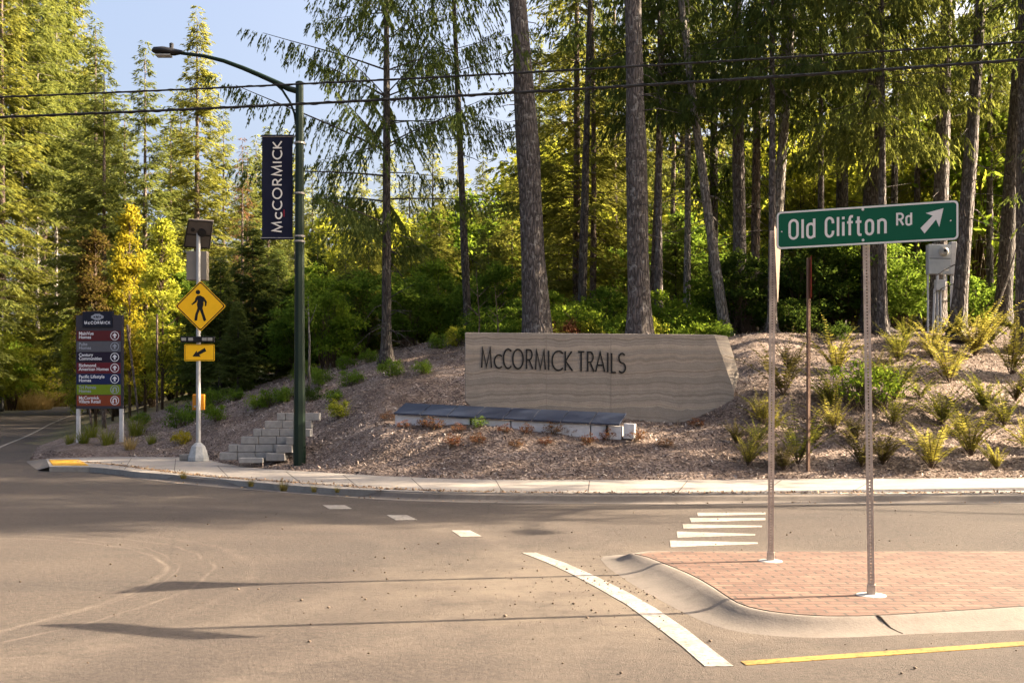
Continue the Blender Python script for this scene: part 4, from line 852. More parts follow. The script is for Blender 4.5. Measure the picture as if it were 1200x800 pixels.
    for i, (px, py, sc, mat, lab) in enumerate(GR):
        if py > 556: x, y = G(px, py-1.5, .1); z = .085
        else: x, y, z = hit(px, py)
        o = link('grass_tuft', gm[i % 3], None); o.location = (x, y, z); o.scale = (sc*1.3,)*3
        if len(gm[i % 3].materials) == 0: gm[i % 3].materials.append(M_FERN)
        o.material_slots[0].link = 'OBJECT'; o.material_slots[0].material = mat; o.rotation_euler.z = i
        tag(o, lab, 'grass tuft', 'grass tufts')
    big = grass_mesh(333, 2600, 4.0, .05, 1.9, 1.2); o = link('ornamental_grass', big, M_DRY); o.location = at(58, 107)[:2]+(gz(*at(58, 107)[:2])-.1,); tag(o, 'large rusty tan grass clump beyond the side road, left of the directory board', 'grass clump')
    big2 = grass_mesh(334, 1800, 2.2, .05, 2.2, 1.2); o = link('ornamental_grass', big2, M_DRY); o.location = at(30, 97)[:2]+(gz(*at(30, 97)[:2])-.1,); tag(o, 'lower tan grass clump left of the large rusty one', 'grass clump')
add_plants()

# loose mulch chips, leaf litter and grit: more than anyone could count
def chips():
    rng = np.random.default_rng(77); n = 90000
    u = rng.uniform(150, 1290, n); Y = 16.8+22*rng.random(n)**1.5; X = (u-600)*Y/1200
    w = dist_poly(WALK, X, Y); d = dist_road(X, Y); k = (w > .03) & (d > .6); X, Y = X[k], Y[k]
    Z = ground_z(X, Y)+wobble(X*3.1, Y*3.1, .8, 6)*.05*smoothstep(.1, .8, dist_poly(WALK, X, Y)); m = len(X)
    D = rng.normal(size=(m, 3)); D[:, 2] = D[:, 2]*.35+.12
    V, F = leaf_quads(np.stack([X, Y, Z+.004], -1), D, .05+.10*rng.random(m)**2, .018+.028*rng.random(m), rng, .8)
    return mesh_from('mulch_chips', V, F)
def chip_mat():
    m, t, bs = new_mat('wood_chips'); g = N(t, 'NewGeometry')
    col = ramp(t, g.outputs['Random Per Island'], [(0, (.055, .035, .027)), (.35, (.15, .105, .083)), (.7, (.28, .215, .175)), (.93, (.40, .33, .275)), (1, (.54, .47, .40))])
    t.links.new(col, bs.inputs['Base Color']); bs.inputs['Roughness'].default_value = .9; return m
tag(link('mulch_chips', chips(), chip_mat()), 'loose weathered bark chips covering the whole bank', 'mulch', kind='stuff')
def litter():
    rng = np.random.default_rng(78); P = []
    n = 9000; L = resample(kl, .05); q = rng.integers(0, len(L), n); nn = normals2(L)[q]; off = .575+np.abs(rng.normal(size=n))*.10
    on = rng.random(n) < .12; off = np.where(on, rng.uniform(.02, 1.2, n), off); p = L[q]+nn*off[:, None]
    k = (p[:, 0] > -13) & (p[:, 0] < 14); p = p[k]; off = off[k]; w = dist_poly(WALK, p[:, 0], p[:, 1])
    z = np.where(w < 0, .134, np.where(off < .55, .12, .10)); z = np.where(off < .3, .014, z)
    D = rng.normal(size=(len(p), 3)); D[:, 2] = np.abs(D[:, 2])*.25
    V, F = leaf_quads(np.c_[p, z], D, .03+.05*rng.random(len(p)), .015+.03*rng.random(len(p)), rng, .8)
    return mesh_from('leaf_litter', V, F)
def litter_mat():
    m, t, bs = new_mat('leaf_litter'); g = N(t, 'NewGeometry')
    col = ramp(t, g.outputs['Random Per Island'], [(0, (.10, .06, .035)), (.4, (.22, .13, .07)), (.8, (.34, .22, .12)), (1, (.42, .33, .2))])
    t.links.new(col, bs.inputs['Base Color']); bs.inputs['Roughness'].default_value = .9; return m
tag(link('leaf_litter', litter(), litter_mat()), 'brown dead leaves and grit gathered between kerb and walk', 'leaf litter', kind='stuff')
def pebbles():
    rng = np.random.default_rng(79); V = []; F = []
    n = 950
    for i in range(n):
        if i < 700: a = rng.uniform(0, 2*PI); r = abs(rng.normal())*1.3; x, y = 1.6+r*math.cos(a)*1.4, 9.1+r*math.sin(a)
        else: x, y = rng.uniform(-5, 8), rng.uniform(4.6, 16)
        onm = dist_poly(mo2, np.array([x]), np.array([y]))[0] < 0
        if onm: continue
        s = .005+.012*rng.random()**3; z = s*.3; b = len(V)
        P = [(1, 0, 0), (0, 1, 0), (-1, 0, 0), (0, -1, 0), (0, 0, .8), (0, 0, -.6)]
        V += [(x+p[0]*s*rng.uniform(.7, 1.3), y+p[1]*s*rng.uniform(.7, 1.3), z+p[2]*s+.004) for p in P]
        F += [[b+q for q in t_] for t_ in ((0, 1, 4), (1, 2, 4), (2, 3, 4), (3, 0, 4), (1, 0, 5), (2, 1, 5), (3, 2, 5), (0, 3, 5))]
    return mesh_from('road_grit', V, np.array(F))
tag(link('road_grit', pebbles(), plain('grit', (.16, .12, .09), .9, var=.5, nscale=2)), 'scattered small stones on the asphalt round the median nose', 'grit', kind='stuff')
# ---------------------------------------------------------------- lettering
def arc(cx, cy, rx, ry, a0, a1, n=14): return [(cx+rx*math.cos(R(a0+(a1-a0)*i/n)), cy+ry*math.sin(R(a0+(a1-a0)*i/n))) for i in range(n+1)]
# each glyph: width, strokes on a cap height of 1
GLY = {
 'M': (.80, [[(0, 0), (.09, 1), (.40, .05), (.71, 1), (.80, 0)]]),
 'C': (.62, [arc(.42, .5, .42, .5, 48, 312, 22)]),
 'c': (.46, [arc(.31, .34, .31, .34, 48, 312, 18)]),
 'O': (.84, [arc(.42, .5, .42, .5, 0, 360, 30)]),
 'R': (.48, [[(0, 0), (0, 1), (.20, 1)]+arc(.20, .74, .24, .26, 90, -90, 12)+[(0, .48)], [(.20, .48), (.50, 0)]]),
 'I': (.0, [[(0, 0), (0, 1)]]),
 'K': (.52, [[(0, 0), (0, 1)], [(.48, 1), (.02, .50), (.54, 0)]]),
 'T': (.52, [[(0, 1), (.52, 1)], [(.26, 1), (.26, 0)]]),
 'A': (.72, [[(0, 0), (.36, 1), (.72, 0)], [(.14, .34), (.58, .34)]]),
 'L': (.36, [[(0, 1), (0, 0), (.36, 0)]]),
 'S': (.42, [arc(.21, .755, .19, .245, 35, 270, 12)+arc(.20, .255, .215, .255, 90, -140, 12)]),
 # sign alphabet, narrow
 '0': (.44, [[(0, .26), (0, .74)]+arc(.22, .76, .22, .24, 180, 0, 10)+[(.44, .26)]+arc(.22, .24, .22, .24, 0, -180, 10)]),
 'l': (.0, [[(0, 0), (0, 1.02)]]),
 'd': (.36, [[(.36, 0), (.36, 1.02)], [(.36, .60)]+arc(.18, .56, .18, .19, 20, 180, 8)+[(0, .20)]+arc(.18, .19, .18, .19, 180, 340, 8)]),
 'G': (.42, [[(.42, .70)]+arc(.21, .77, .21, .23, 0, 180, 10)+[(0, .25)]+arc(.21, .23, .21, .23, 180, 360, 10)+[(.42, .30)]]),
 'i': (.0, [[(0, 0), (0, .74)], [(0, .88), (0, 1.02)]]),
 'f': (.26, [[(.09, 0), (.09, .82)]+arc(.22, .84, .13, .17, 180, 90, 6)+[(.38, 1.01)], [(-.15, .70), (.36, .70)]]),
 't': (.26, [[(.09, .98), (.09, .16)]+arc(.22, .15, .13, .15, 180, 270, 6)+[(.38, 0)], [(-.15, .70), (.36, .70)]]),
 'o': (.36, [[(0, .2), (0, .54)]+arc(.18, .56, .18, .19, 180, 0, 8)+[(.36, .2)]+arc(.18, .19, .18, .19, 0, -180, 8)]),
 'n': (.34, [[(0, 0), (0, .74)], [(0, .52)]+arc(.17, .57, .17, .17, 180, 0, 8)+[(.34, 0)]]),
 'r': (.32, [[(0, 0), (0, 1), (.18, 1)]+arc(.18, .75, .17, .25, 90, -90, 10)+[(0, .50)], [(.17, .50), (.37, 0)]]),
}
def stroke(mb, P, w, y0, y1):
    """one even ribbon with mitred corners, extruded between y0 and y1; P in (x, z)"""
    Q = [P[0]]
    for p in P[1:]:
        if math.hypot(p[0]-Q[-1][0], p[1]-Q[-1][1]) > 1e-5: Q.append(p)
    n = len(Q); Lf = []; Rt = []
    for i in range(n):
        a = Vector(Q[max(i-1, 0)]); b = Vector(Q[i]); c = Vector(Q[min(i+1, n-1)])
        closed = (Vector(Q[0])-Vector(Q[-1])).length < 1e-4
        if closed and i in (0, n-1): a = Vector(Q[-2]); c = Vector(Q[1])
        d0 = (b-a).normalized() if (b-a).length > 1e-9 else (c-b).normalized()
        d1 = (c-b).normalized() if (c-b).length > 1e-9 else d0
        m = Vector((-(d0.y+d1.y), d0.x+d1.x)); m = m.normalized() if m.length > 1e-6 else Vector((-d0.y, d0.x))
        k = w/2/max(.32, m.dot(Vector((-d0.y, d0.x))))
        Lf.append(b+m*k); Rt.append(b-m*k)
    V = [(p.x, y0, p.y) for p in Lf]+[(p.x, y0, p.y) for p in Rt]+[(p.x, y1, p.y) for p in Lf]+[(p.x, y1, p.y) for p in Rt]
    F = []
    for i in range(n-1):
        F += [[i, i+1, n+i+1, n+i], [2*n+i, 3*n+i, 3*n+i+1, 2*n+i+1], [i, 2*n+i, 2*n+i+1, i+1], [n+i, n+i+1, 3*n+i+1, 3*n+i]]
    F += [[0, n, 3*n, 2*n], [n-1, 3*n-1, 4*n-1, 2*n-1]]
    mb.add(V, F)
def word(mb, glyphs, x0, x1, z0, h, w, yf, yb, gap=.2, xs=None):
    """glyphs fitted between x0 and x1 (or each to its own span in xs)"""
    if xs is None:
        tot = sum(GLY[g][0] for g in glyphs)+gap*(len(glyphs)-1); sx = (x1-x0-w)/tot; x = x0+w/2; spans = []
        for g in glyphs: spans.append((x, sx)); x += (GLY[g][0]+gap)*sx
    else:
        spans = [(a+w/2, ((b-a-w)/GLY[g][0]) if GLY[g][0] > 0 else 1) for g, (a, b) in zip(glyphs, xs)]
    for k, (g, (x, sx)) in enumerate(zip(glyphs, spans)):
        for j, P in enumerate(GLY[g][1]):
            stroke(mb, [(x+p[0]*sx, z0+w/2+p[1]*(h-w)) for p in P], w, yf-.0004*(j+1)-.0002*(k % 2), yb)
def text_obj(name, body, size, mat, parent, loc, bold=0.0, align='LEFT', sx=1.0, depth=.002, space=1.0):
    cu = bpy.data.curves.new(name, 'FONT'); cu.body = body; cu.size = size; cu.align_x = align; cu.offset = bold; cu.extrude = depth
    cu.space_line = .82*space; cu.resolution_u = 3
    o = bpy.data.objects.new('tmp', cu); COL.objects.link(o); dg = bpy.context.evaluated_depsgraph_get()
    me = bpy.data.meshes.new_from_object(o.evaluated_get(dg)); bpy.data.objects.remove(o); bpy.data.curves.remove(cu)
    me.name = name; me.materials.clear(); me.materials.append(mat)
    ob = link(name, me, mat, parent); ob.location = loc; ob.rotation_euler = (R(90), 0, 0); ob.scale = (sx, 1, 1); return ob

# ---------------------------------------------------------------- materials of the objects
M_GREEN = plain('sign_green', (.001, .125, .058), .6, var=.06, nscale=3)
M_SIGNW = plain('sign_white', (1.02, .95, .87), .45, var=.05)
M_GALV = plain('galvanised_steel', (.46, .42, .38), .5, .35, var=.15, nscale=14)
M_POSTG = plain('galvanised_post', (.66, .53, .43), .6, .15, var=.25, nscale=18)
M_GREYP = plain('grey_pole_paint', (.50, .50, .50), .45, .2, var=.08)
M_DKGREEN = plain('dark_green_paint', (.006, .020, .010), .5, 0, var=.15)
M_NAVY = plain('navy_banner', (.009, .011, .034), .8, var=.1)
M_BLACK = plain('black', (.012, .012, .013), .5)
M_YSIGN = plain('sign_yellow', (1.30, .70, .010), .5, var=.04)
M_ORNG = plain('button_yellow', (.75, .30, .02), .5)
M_STONEB = plain('wall_block', (.36, .345, .33), .95, var=.18, nscale=9, bmp=.4)
M_METALD = plain('dark_metal', (.05, .05, .055), .45, .5)
M_BOX = plain('grey_enamel', (.56, .60, .66), .5, .1, var=.08)
M_PVC = plain('grey_conduit', (.70, .71, .76), .5)
M_LENS = plain('lamp_glass', (.6, .6, .6), .15)
M_CELL = plain('solar_cells', (.03, .035, .06), .25)
M_REDP = plain('red_panel', (.45, .05, .02), .5)
M_CABLE = plain('black_cable', (.03, .028, .026), .6)

# ---------------------------------------------------------------- perforated sign posts
def perf_post(mb, base, top, w, rz, pitch=.0254, hole=.0135):
    """square steel tube with a row of holes down the middle of each face (each face is real strips with gaps)"""
    b, t = Vector(base), Vector(top); Lh = (t-b).length; ax = (t-b).normalized()
    c, s = math.cos(rz), math.sin(rz); ux = Vector((c, s, 0)); uy = Vector((-s, c, 0)); th = .003
    n = int(Lh/pitch)
    for nrm, tan in ((uy, ux), (-uy, ux), (ux, uy), (-ux, uy)):
        def q(u, h, o): return b+ax*h+tan*u+nrm*(w/2-o)
        def quad(u0, u1, h0, h1):
            V = [q(u0, h0, 0), q(u1, h0, 0), q(u1, h1, 0), q(u0, h1, 0), q(u0, h0, th), q(u1, h0, th), q(u1, h1, th), q(u0, h1, th)]
            mb.add(V, [[0, 1, 2, 3], [7, 6, 5, 4], [0, 4, 5, 1], [1, 5, 6, 2], [2, 6, 7, 3], [3, 7, 4, 0]])
        e = w/2-.0015 if nrm in (uy, -uy) else w/2-.0045
        quad(-e, -hole/2, 0, Lh); quad(hole/2, e, 0, Lh)
        for i in range(n+1):
            h0 = i*pitch+hole/2 if i else 0; h1 = min((i+1)*pitch-hole/2, Lh)
            if h1 > h0: quad(-hole/2, hole/2, h0, h1)

# --- green road name sign
bx, by = G(1021, 697, .10)
sg = empty('road_sign', (bx, by, .10), 0, 'green sign reading Old Clifton Rd with white arrow, on the near median post', 'road sign')
RZ = R(-16.6)
p = MB(); perf_post(p, (0, 0, 0), (-.045, 0, 3.10), .052, RZ); p.build('post', M_POSTG, sg)
m = MB(); m.tube([(0, 0, -.01), (0, 0, .004), (0, 0, .012)], [.125, .115, .045], 14); m.build('footing', plain('pale_grout', (.62, .58, .53), .9, var=.2, nscale=20), sg)
m = MB(); m.box((0, 0, .045), (.066, .066, .085), rz=RZ); m.build('sleeve', M_POSTG, sg, bevel=.003)
fwd = Vector((-.286, -.958))*.032; L0 = Vector((310*8.42/1200-bx, 8.42-by))+fwd; L1 = Vector((523*7.93/1200-bx, 7.93-by))+fwd; sw = (L1-L0).length; szt = 3.199-.10; sh = .309
pan = empty('sign_face_frame', (0, 0, 0)); bpy.data.objects.remove(pan)
def rrect(x0, x1, z0, z1, r, n=6):
    P = []
    for cx, cz, a in ((x1-r, z1-r, 0), (x0+r, z1-r, 90), (x0+r, z0+r, 180), (x1-r, z0+r, 270)): P += [(cx+r*math.cos(R(a+90*i/n)), cz+r*math.sin(R(a+90*i/n))) for i in range(n+1)]
    return P
def placed(o, loc, rz=0, rx=0): o.location = loc; o.rotation_euler = (rx, 0, rz); return o
sa = math.atan2(L1.y-L0.y, L1.x-L0.x); off = Vector((math.sin(sa), -math.cos(sa)))*.0  # local frame: x along the sign, z up, -y to the reader
mid = (L0+L1)/2
# the panel carries its border, letters and arrow as children in its own frame
m = MB(); m.prism(rrect(0, sw, 0, sh, .035), .0, .0032); panel = placed(m.build('sign_panel', M_GREEN, sg), (L0.x, L0.y, szt-sh), sa)
m = MB(); P1 = rrect(.003, sw-.003, .003, sh-.003, .034); P2 = rrect(.017, sw-.017, .017, sh-.017, .024); n = len(P1)
m.add([(x, -.0012, z) for x, z in P1]+[(x, -.0012, z) for x, z in P2]+[(x, .0001, z) for x, z in P1]+[(x, .0001, z) for x, z in P2],
      [[i, n+i, n+(i+1) % n, (i+1) % n] for i in range(n)]+[[i, (i+1) % n, 2*n+(i+1) % n, 2*n+i] for i in range(n)]+[[n+i, 3*n+i, 3*n+(i+1) % n, n+(i+1) % n] for i in range(n)])
m.build('border', M_SIGNW, panel)
def U(x): return (x-130)/990*sw
m = MB()
word(m, ['0', 'l', 'd'], 0, 0, sh*.235, sh*.545, .0195, -.001, .0002, xs=[(U(199), U(258)), (U(273), U(289)), (U(300), U(352))])
word(m, ['G', 'l', 'i', 'f', 't', 'o', 'n'], 0, 0, sh*.235, sh*.545, .0195, -.001, .0002, xs=[(U(404), U(457)), (U(471), U(487)), (U(500), U(516)), (U(530), U(560)), (U(577), U(607)), (U(625), U(675)), (U(692), U(743))])
word(m, ['r', 'd'], 0, 0, sh*.425, sh*.345, .0150, -.001, .0002, xs=[(U(793), U(832)), (U(842), U(878))])
m.build('lettering', M_SIGNW, panel)
def uv(px, py):
    f = (px-130)/990; top = 125+(77-125)*f; bot = 320+(287-320)*f; return U(px), sh*(1-(py-top)/(bot-top))
m = MB(); m.prism([uv(*q) for q in ((921, 222), (985, 158), (949, 144), (1041, 120), (1019, 218), (1003, 178), (943, 250))], -.0012, .0002)
m.build('arrow', M_SIGNW, panel)
m = MB()
for px_, py_ in ((614, 119), (615, 279)): u_, v_ = uv(px_, py_); MB().disc((u_, v_), .0105, -.006, .001, 10).build('bolt', M_SIGNW, panel)
for px_, py_ in ((161, 228), (1078, 186)): u_, v_ = uv(px_, py_); MB().disc((u_, v_), .006, -.003, .001, 8).build('rivet', M_SIGNW, panel)

# --- rear post with an edge-on yield sign
bx2, by2 = G(903, 657, .10)
s2 = empty('yield_sign', (bx2, by2, .10), 0, 'yield sign seen edge-on as a tan wedge, on the rear median post', 'road sign')
p = MB(); perf_post(p, (0, 0, 0), (.022, 0, 3.22), .056, R(-12)); p.build('post', M_POSTG, s2)
m = MB(); m.tube([(0, 0, -.01), (0, 0, .004), (0, 0, .012)], [.125, .115, .045], 14); m.build('footing', bpy.data.materials['pale_grout'], s2)
m = MB(); m.box((0, 0, .045), (.070, .070, .085), rz=R(-12)); m.build('sleeve', M_POSTG, s2, bevel=.003)
Yl = .40
def rtri(w, h, r, y0, y1):
    C = [(-w/2+r, h-r), (w/2-r, h-r), (0, r*1.6)]; m = MB(); P = []
    for (cx, cz), (a0, a1) in zip(C, ((90, 210), (-30, 90), (210, 330))): P.append([(cx+r*math.cos(R(a0+(a1-a0)*i/6)), cz+r*math.sin(R(a0+(a1-a0)*i/6))) for i in range(7)])
    m.prism(P[0]+P[2]+P[1], y0, y1); return m
pz = R(70.0)
yp = placed(rtri(.66, .72, .04, 0, .003).build('sign_panel', plain('bare_aluminium', (.20, .15, .11), .5, .3), s2), (.068, -.01, 2.50), pz)
yr = rtri(.66, .72, .04, .0031, .0042).build('red_border', M_REDP, yp)
yw = rtri(.34, .36, .03, .0043, .005).build('white_centre', M_SIGNW, yp, loc=(0, 0, .21))

# --- thin tall post on the bank with an edge-on red panel
x3, y3, z3 = hit(947, 553)
s3 = empty('warning_sign', (x3, y3, z3), 0, 'tall thin steel post on the mulch with a narrow edge-on panel showing a red face', 'road sign')
k3 = y3/1200
p = MB(); perf_post(p, (0, 0, -.05), (.01, 0, 250*k3), .062, R(25), pitch=.06); p.build('post', plain('rusty_post', (.22, .13, .09), .8), s3)
m = MB(); m.prism([(-.26, 0), (.26, 0), (.30, .45), (.26, .88), (-.26, .88), (-.30, .45)], 0, .004)
w3 = placed(m.build('sign_panel', M_REDP, s3), (.055, .0, 250*k3-.86), R(77.5))

# --- stone wall with the estate name
YW = 24.9
def wallpt(px, py, Y=YW): x, z = XZ(px, py, Y); return x, z
cxw, _ = wallpt(700, 440); gw = .9
wl = empty('monument_wall', (cxw, YW, gw), R(2.0), 'long tan rammed earth wall reading McCORMICK TRAILS on the mulch bank', 'monument sign')
Fp = [(545, 389.8), (838, 391.5), (862, 459), (858, 505), (822, 520), (560, 520), (554, 478), (545, 470)]
Bp = [(545, 389.8), (856.5, 392.5), (870.5, 438), (866, 459), (858, 505), (822, 520), (560, 520), (554, 478), (545, 470)]
F_ = [(wallpt(*q)[0]-cxw, wallpt(*q)[1]-gw) for q in Fp]; B_ = [(wallpt(*q)[0]-cxw, wallpt(*q)[1]-gw) for q in Bp]
V = [(x, 0, z) for x, z in F_]+[(F_[0][0], .62, F_[0][1]), (B_[1][0], .62, B_[1][1]), (B_[2][0], .62, B_[2][1]), (F_[2][0]+.05, .62, F_[2][1]), (F_[3][0], .62, F_[3][1]), (F_[4][0], .62, F_[4][1]), (F_[5][0], .62, F_[5][1]), (F_[6][0], .62, F_[6][1]), (F_[7][0], .62, F_[7][1])]
V += [(B_[1][0], .22, B_[1][1]), (B_[2][0], .22, B_[2][1])]       # 17, 18: outer edge of the chamfer
FF = [[0, 1, 2, 3, 4, 5, 6, 7], [1, 17, 18, 2], [17, 9, 10, 18], [18, 10, 11, 2], [0, 8, 9, 17, 1], [2, 11, 12, 3], [3, 12, 13, 4], [6, 15, 16, 7], [7, 16, 8, 0], [8, 16, 15, 14, 13, 12, 11, 10, 9]]
def earth():
    m, t, bs = new_mat('rammed_earth'); v = coords(t)
    sx = N(t, 'SeparateXYZ'); t.links.new(v, sx.inputs[0])
    wav = math_(t, 'ADD', sx.outputs['Z'], math_(t, 'MULTIPLY', noise(t, coords(t, scale=(.55, .55, .5)), 1.6, 4, .55), .42))
    cb = N(t, 'CombineXYZ'); t.links.new(math_(t, 'MULTIPLY', wav, 1), cb.inputs[2])
    band = N(t, 'TexNoise'); band.inputs['Scale'].default_value = 3.6; band.inputs['Detail'].default_value = 3; band.inputs['Roughness'].default_value = .7; t.links.new(cb.outputs[0], band.inputs['Vector'])
    col = ramp(t, band.outputs['Fac'], [(.28, (.165, .142, .120)), (.42, (.285, .235, .188)), (.49, (.195, .170, .146)), (.60, (.325, .275, .222)), (.75, (.225, .198, .170))])
    # darker lift lines
    fr = math_(t, 'FRACT', math_(t, 'MULTIPLY', wav, 3.7)); ln = math_(t, 'ABSOLUTE', math_(t, 'SUBTRACT', fr, .5))
    lc = ramp(t, ln, [(0, (.45, .40, .36)), (.10, (1, 1, 1))]); col = mixc(t, .42, col, lc, 'MULTIPLY')
    col = mixc(t, .8, col, ramp(t, noise(t, v, 2.6, 9, .85), [(.3, (.75, .73, .7)), (.62, (1.12, 1.12, 1.12))]), 'MULTIPLY')
    col = mixc(t, .3, col, ramp(t, noise(t, v, 60, 4, .8), [(.35, (.6, .6, .6)), (.6, (1.1, 1.1, 1.1))]), 'MULTIPLY')
    t.links.new(col, bs.inputs['Base Color']); bs.inputs['Roughness'].default_value = .92
    bump(t, bs, math_(t, 'ADD', math_(t, 'MULTIPLY', ln, .6), noise(t, v, 26, 5, .7)), .5, .02); return m
M_EARTH = earth()
link('wall', mesh_from('wall', V, FF), M_EARTH, wl, bevel=.018)
# vertical form joints
m = MB()
mjs = plain('wall_joint', (.26, .215, .18), .95)  # flat brown of the form joint strips
for px_ in (640, 716):
    xx = wallpt(px_, 440)[0]-cxw; zt = F_[0][1]-.03-(px_-545)/293*.03; MB().box((xx, -.0015, zt/2+.05), (.008, .004, zt-.14)).build('form_joint', mjs, wl)
m = MB(); y0, y1 = -.022, .004
zt = wallpt(563, 408)[1]-gw; zb = wallpt(563, 432.5)[1]-gw
def wx(c): return wallpt(450+c/2.6667, 420)[0]-cxw
def letters(glyphs, spans, base_px, capf=1):
    for g_, (a, b), zz in zip(glyphs, spans, base_px):
        z0 = wallpt(600, 350+zz/2.6667)[1]-gw; word(m, [g_], 0, 0, z0, .505, .036, y0, y1, xs=[(wx(a), wx(b))])
letters(['M', 'c', 'C', 'O', 'R', 'M', 'I', 'C', 'K'], [(303, 338), (343, 368), (371, 397), (400, 437), (443, 466), (471, 506), (512, 517), (523, 557), (564, 590)], [218, 219, 220, 221, 222, 223.5, 225, 226, 227])
letters(['T', 'R', 'A', 'I', 'L', 'S'], [(604, 628), (634, 657), (659, 692), (697, 702), (709, 727), (731, 757)], [228, 229, 230, 231, 232, 233])
m.build('lettering', M_BLACK, wl)

# --- long concrete trough with dark panels in front of the wall
Pl = Vector((*at(463, 24.4)[:2], 0)); Pr = Vector((*at(741, 22.9)[:2], 0))
def zpx(py, Y): return EYE+(477-py)*Y/1200
zl = zpx(486, 24.4); zr = zpx(500, 22.9)
ct = (Pl+Pr)/2; d = Pr-Pl; Lt = d.length; ra = math.atan2(d.y, d.x); zc = (zl+zr)/2; tilt = math.atan2(zl-zr, Lt)
tr = empty('light_trough', (ct.x, ct.y, zc-.3), ra, 'long low white concrete curb topped with dark blue panels in front of the wall', 'light trough')
def slope(x): return -x*math.tan(tilt)+.3
m = MB()
for a, b in ((-.5, -.335), (-.33, .0), (.005, .33), (.335, .455)):
    xa, xb = a*Lt, b*Lt
    m.add([(x, y, slope(x)+z) for x in (xa, xb) for y in (0, .34) for z in (-.45, 0)], [[0, 1, 3, 2], [4, 6, 7, 5], [0, 4, 5, 1], [2, 3, 7, 6], [1, 5, 7, 3], [0, 2, 6, 4]])
cb = m.build('concrete_curb', plain('pale_curb', (.78, .76, .76), .9, var=.12, nscale=8), tr, bevel=.012)
m = MB(); m.box((.487*Lt, .10, slope(.487*Lt)-.10), (.24, .26, .34), ry=tilt); m.build('end_block', bpy.data.materials['pale_curb'], tr, bevel=.012)
M_PANEL = plain('slate_blue_panel', (.035, .045, .075), .38, var=.2, nscale=3)
edges = np.linspace(-.503, .452, 9)*Lt
for i in range(8):
    a, b = edges[i]+.010, edges[i+1]-.010; m = MB(); ti = .24
    V = []
    for x in (a, b):
        for y, z in ((-.07, .015), (.55, .015+ti)):
            for t_ in (0, .035): V.append((x+ (0.0 if y < 0 else .06), y, slope(x)+z+t_))
    m.add(V, [[0, 1, 3, 2], [4, 6, 7, 5], [0, 4, 5, 1], [2, 3, 7, 6], [1, 5, 7, 3], [0, 2, 6, 4]])
    m.build('dark_panel', M_PANEL, tr, bevel=.004)
for f in (-.165, .40): MB().box((f*Lt, -.02, slope(f*Lt)-.10), (.05, .045, .22)).build('bracket', M_BLACK, tr)

# --- block steps wall
def block_wall():
    Yb = 25.5; ex, ez = XZ(345, 536, Yb); z0 = ez
    e = empty('block_wall', (ex, Yb, z0), R(3), 'small stepped retaining wall of grey split-face blocks left of the lamp pole', 'retaining wall')
    k = Yb/1200; hc = 9.2*k
    rows = [(258, 346, 0), (268, 346, 1), (282, 350, 2), (296, 357, 3), (309, 364, 4), (323, 373, 5)]
    for xl, xr, r in rows:
        bl = .44; a = (xl-345)*k; b = (xr-345)*k; xx = a; first = True
        while xx < b-.05:
            w_ = bl*(.5 if (first and r % 2) else 1); w_ = min(w_, b-xx); first = False
            m = MB(); m.box((xx+w_/2, .18+r*.03+random.Random(r*31+int(xx*10)).uniform(-.008, .008), r*hc+hc/2-.06), (w_-.012, .34, hc-.010)); m.build('block', M_STONEB, e, bevel=.012); xx += w_
    for xl, xr, r in [(316, 338, .0), (327, 346, 1), (338, 357, 2), (351, 366, 3)]:
        m = MB(); m.box((((xl+xr)/2-345)*k, -.28+r*.05, r*hc+hc/2-.06), ((xr-xl)*k-.012, .44, hc-.010)); m.build('block', M_STONEB, e, bevel=.012)
    m = MB(); m.box(((300-345)*k, -.42, -.04), (.58, .34, .12)); m.build('block', M_STONEB, e, bevel=.012)
random.seed(3); block_wall()

